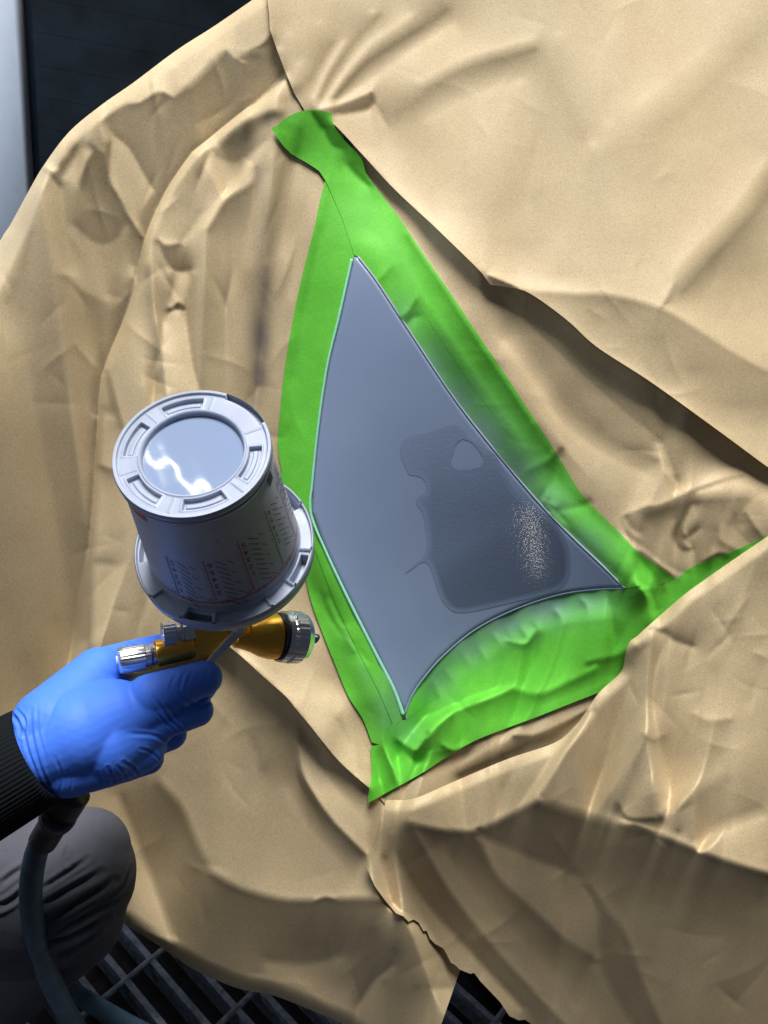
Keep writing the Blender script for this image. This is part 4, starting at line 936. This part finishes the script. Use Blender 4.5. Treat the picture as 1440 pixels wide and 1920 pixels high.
# ------------------------------------------------------------------ the painter: gloved hand, cuff, knee
def capsule(bm, a, b, ra, rb, n=14):
    a = Vector(a); b = Vector(b); x, y, z = frame_from((b-a), Vector(U_) if abs((b-a).normalized().dot(Vector(U_))) < .9 else Vector(R_)); L = (b-a).length
    prof = [(-ra*math.cos(t), max(1e-5, ra*math.sin(t))) for t in np.linspace(.02, math.pi/2, 7)]+[(L+rb*math.sin(t), max(1e-5, rb*math.cos(t))) for t in np.linspace(0, math.pi/2-.02, 7)]
    lathe(bm, a, x, y, z, prof, n*2)
def fused(name, caps, voxel, mat, par, smooth_it=8, wrinkles=(), fac=.5, gain=.8):
    bm = bmesh.new()
    for c in caps: capsule(bm, PV(*c[0]), PV(*c[1]), c[2], c[3])
    me = bpy.data.meshes.new('tmp'); bm.to_mesh(me); bm.free()
    ob = bpy.data.objects.new('tmp', me); COL.objects.link(ob)
    r = ob.modifiers.new('r', 'REMESH'); r.mode = 'VOXEL'; r.voxel_size = voxel
    s = ob.modifiers.new('s', 'SMOOTH'); s.factor = fac; s.iterations = smooth_it
    dg = bpy.context.evaluated_depsgraph_get(); dg.update()
    out = bpy.data.meshes.new_from_object(ob.evaluated_get(dg)); bpy.data.objects.remove(ob)
    n = len(out.vertices); co = np.zeros(n*3); out.vertices.foreach_get('co', co); co = co.reshape(-1, 3)
    no = np.zeros(n*3); out.vertices.foreach_get('normal', no); no = no.reshape(-1, 3)
    d = co-CAM; z = d@_f; u = 720+F*(d@R_)/z; v = 960-F*(d@U_)/z
    face = np.clip(-(no*(d/np.linalg.norm(d, axis=1)[:, None])).sum(1)*3, 0, 1)
    disp = np.zeros(n)
    for pts, amp, wd in wrinkles:
        q = [tuple(p) for p in _sample(pts, step=6)]; _, _, dist = nearest(q, u, v, closed=False)
        # taper towards both ends
        e0 = np.hypot(u-q[0][0], v-q[0][1]); e1 = np.hypot(u-q[-1][0], v-q[-1][1]); L = sum(math.dist(a, b) for a, b in zip(q[:-1], q[1:])); tp = np.clip(np.minimum(e0, e1)/(L*.25), .15, 1)
        disp += -gain*amp*tp*(np.exp(-(dist/wd)**2)-.55*np.exp(-((dist-2.1*wd)/wd)**2))
    co = co+no*(disp*face)[:, None]; out.vertices.foreach_set('co', co.ravel()); out.update(); out.name = name
    out.materials.clear()
    return reparent(link(name, out, mat), par)
per = empty('person', PV(-60, 1700, .95), 'crouching person in black cuff and grey trousers holding the spray gun with a blue glove', 'person')
k = .001
hand = [((60,1412,.700),(150,1372,.705),.036,.040), ((150,1372,.705),(215,1345,.720),.040,.034), ((100,1360,.705),(185,1264,.752),.036,.0255), ((185,1264,.752),(240,1242,.788),.0255,.017),
        ((130,1430,.705),(215,1410,.72),.030,.028), ((215,1410,.72),(262,1400,.735),.028,.024), ((215,1345,.720),(295,1318,.727),.034,.020), ((205,1390,.712),(290,1362,.735),.034,.019),
        ((200,1430,.72),(272,1405,.75),.022,.018), ((170,1445,.72),(240,1437,.76),.019,.014),
        # index
        ((280,1305,.722),(338,1288,.730),.0200,.0185), ((338,1288,.730),(384,1271,.744),.0185,.0166), ((384,1271,.744),(378,1290,.765),.0160,.0138), ((378,1290,.765),(340,1300,.788),.0135,.0105),
        # middle
        ((285,1352,.730),(332,1342,.740),.0190,.0170), ((332,1342,.740),(371,1333,.754),.0170,.0148), ((371,1333,.754),(368,1330,.780),.0140,.0120), ((368,1330,.780),(330,1320,.797),.0115,.0095),
        # ring
        ((270,1390,.745),(321,1377,.762),.0175,.0148), ((321,1377,.762),(318,1372,.787),.0140,.0115), ((318,1372,.787),(285,1360,.80),.0110,.009),
        # little
        ((235,1432,.757),(279,1423,.772),.0165,.0145), ((279,1423,.772),(280,1412,.794),.0130,.0105), ((280,1412,.794),(255,1400,.80),.0100,.0085),
        # thumb, over the far side of the gun
        ((185,1262,.755),(240,1232,.790),.024,.016), ((240,1232,.790),(300,1212,.795),.016,.0125), ((300,1212,.795),(350,1215,.812),.0125,.0105)]
W = lambda *p: list(p)
wr = [(W((402,1309),(380,1322),(356,1320),(338,1302)), .0022, 3.2), (W((396,1316),(375,1328),(350,1326)), .0010, 2.2), (W((352,1366),(330,1345),(312,1322)), .0010, 2.4), (W((345,1374),(318,1348),(300,1322),(288,1306)), .0013, 2.6),
      (W((338,1380),(312,1356),(290,1334)), .0009, 2.2), (W((322,1400),(290,1380),(240,1376)), .0010, 3.2), 
      (W((300,1426),(282,1410),(262,1404)), .0010, 2.4), (W((262,1460),(250,1442),(232,1430)), .0014, 2.8), (W((238,1470),(232,1452),(220,1436)), .0011, 2.2),
      (W((214,1476),(211,1458),(203,1440)), .0014, 2.8), (W((190,1482),(188,1462),(184,1448)), .0008, 2.2), (W((362,1258),(352,1280),(348,1300)), .0005, 2.5), (W((345,1262),(338,1282),(336,1298)), .0006, 2.6), (W((330,1266),(322,1280),(318,1296)), .0004, 2.5), (W((395,1243),(388,1262),(390,1280)), .0004, 2.6),
      (W((58,1328),(60,1380),(76,1440),(98,1486)), .0014, 2.8), (W((44,1340),(50,1400),(74,1460)), .0012, 2.6), (W((70,1322),(72,1372),(88,1430)), .0007, 2.4), (W((18,1335),(33,1352),(42,1378)), .0018, 3.5), (W((28,1328),(44,1346),(50,1370)), .0012, 2.8),
      (W((230,1198),(250,1212),(272,1218)), .0014, 2.8), (W((215,1202),(240,1222),(262,1226)), .0008, 2.4), (W((165,1250),(200,1264),(228,1272)), .0004, 5), (W((112,1300),(86,1360),(80,1400)), .0005, 4), (W((112,1492),(116,1455),(104,1420)), .0009, 2.6), (W((130,1492),(134,1468),(128,1446)), .0006, 2.4)]
fused('glove', hand, .0010, GLOVE, per, 26, wr, gain=.85)
# knit cuff
c0 = PV(66, 1418, .700); ca = camvec(-.82, -.46, .20).normalized(); x, y, z = frame_from(ca, Vector(U_))
bm = bmesh.new()
rib = lambda t, a: 1+.008*math.cos(72*t)
lathe(bm, c0, x, y, z, [(-.003,.0395),(-.004,.0425),(0,.0448),(.02,.0460),(.05,.0475),(.09,.050),(.14,.056),(.22,.062),(.30,.066)], 512, rib, cap=(False, True))
from_bm('knit_cuff', bm, KNIT, per)
# trouser leg and shoe
leg = [((128,1648,.900),(60,1680,.905),.074,.080), ((60,1680,.905),(-220,1600,.86),.085,.095), ((128,1648,.900),(135,1720,.935),.072,.060), ((135,1720,.935),(-60,1900,1.06),.060,.058), ((160,1600,.905),(60,1640,.90),.050,.07)]
lw = [(W((75,1670),(120,1640),(165,1610)), .0016, 4), (W((80,1700),(130,1668),(190,1635)), .0022, 5), (W((85,1730),(150,1690),(215,1650)), .0022, 5), (W((90,1760),(150,1725),(235,1680)), .0018, 4), (W((60,1780),(130,1755),(200,1720)), .0022, 5),
      (W((95,1800),(140,1775),(185,1745)), .0018, 4), (W((248,1625),(225,1668),(150,1720)), .0012, 3), (W((0,1700),(20,1690),(40,1675)), .002, 5), (W((0,1660),(25,1640),(50,1625)),.0012,5), (W((126,1590),(122,1605),(128,1622)),.0012,3)]
fused('trouser_leg', leg, .0022, CLOTH, per, 16, lw, gain=2.6)
bm = bmesh.new(); capsule(bm, PV(-80, 1850, 1.02), PV(30, 1810, 1.03), .05, .040); from_bm('shoe', bm, simple('black_shoe', (.010,.010,.012), .6), per)
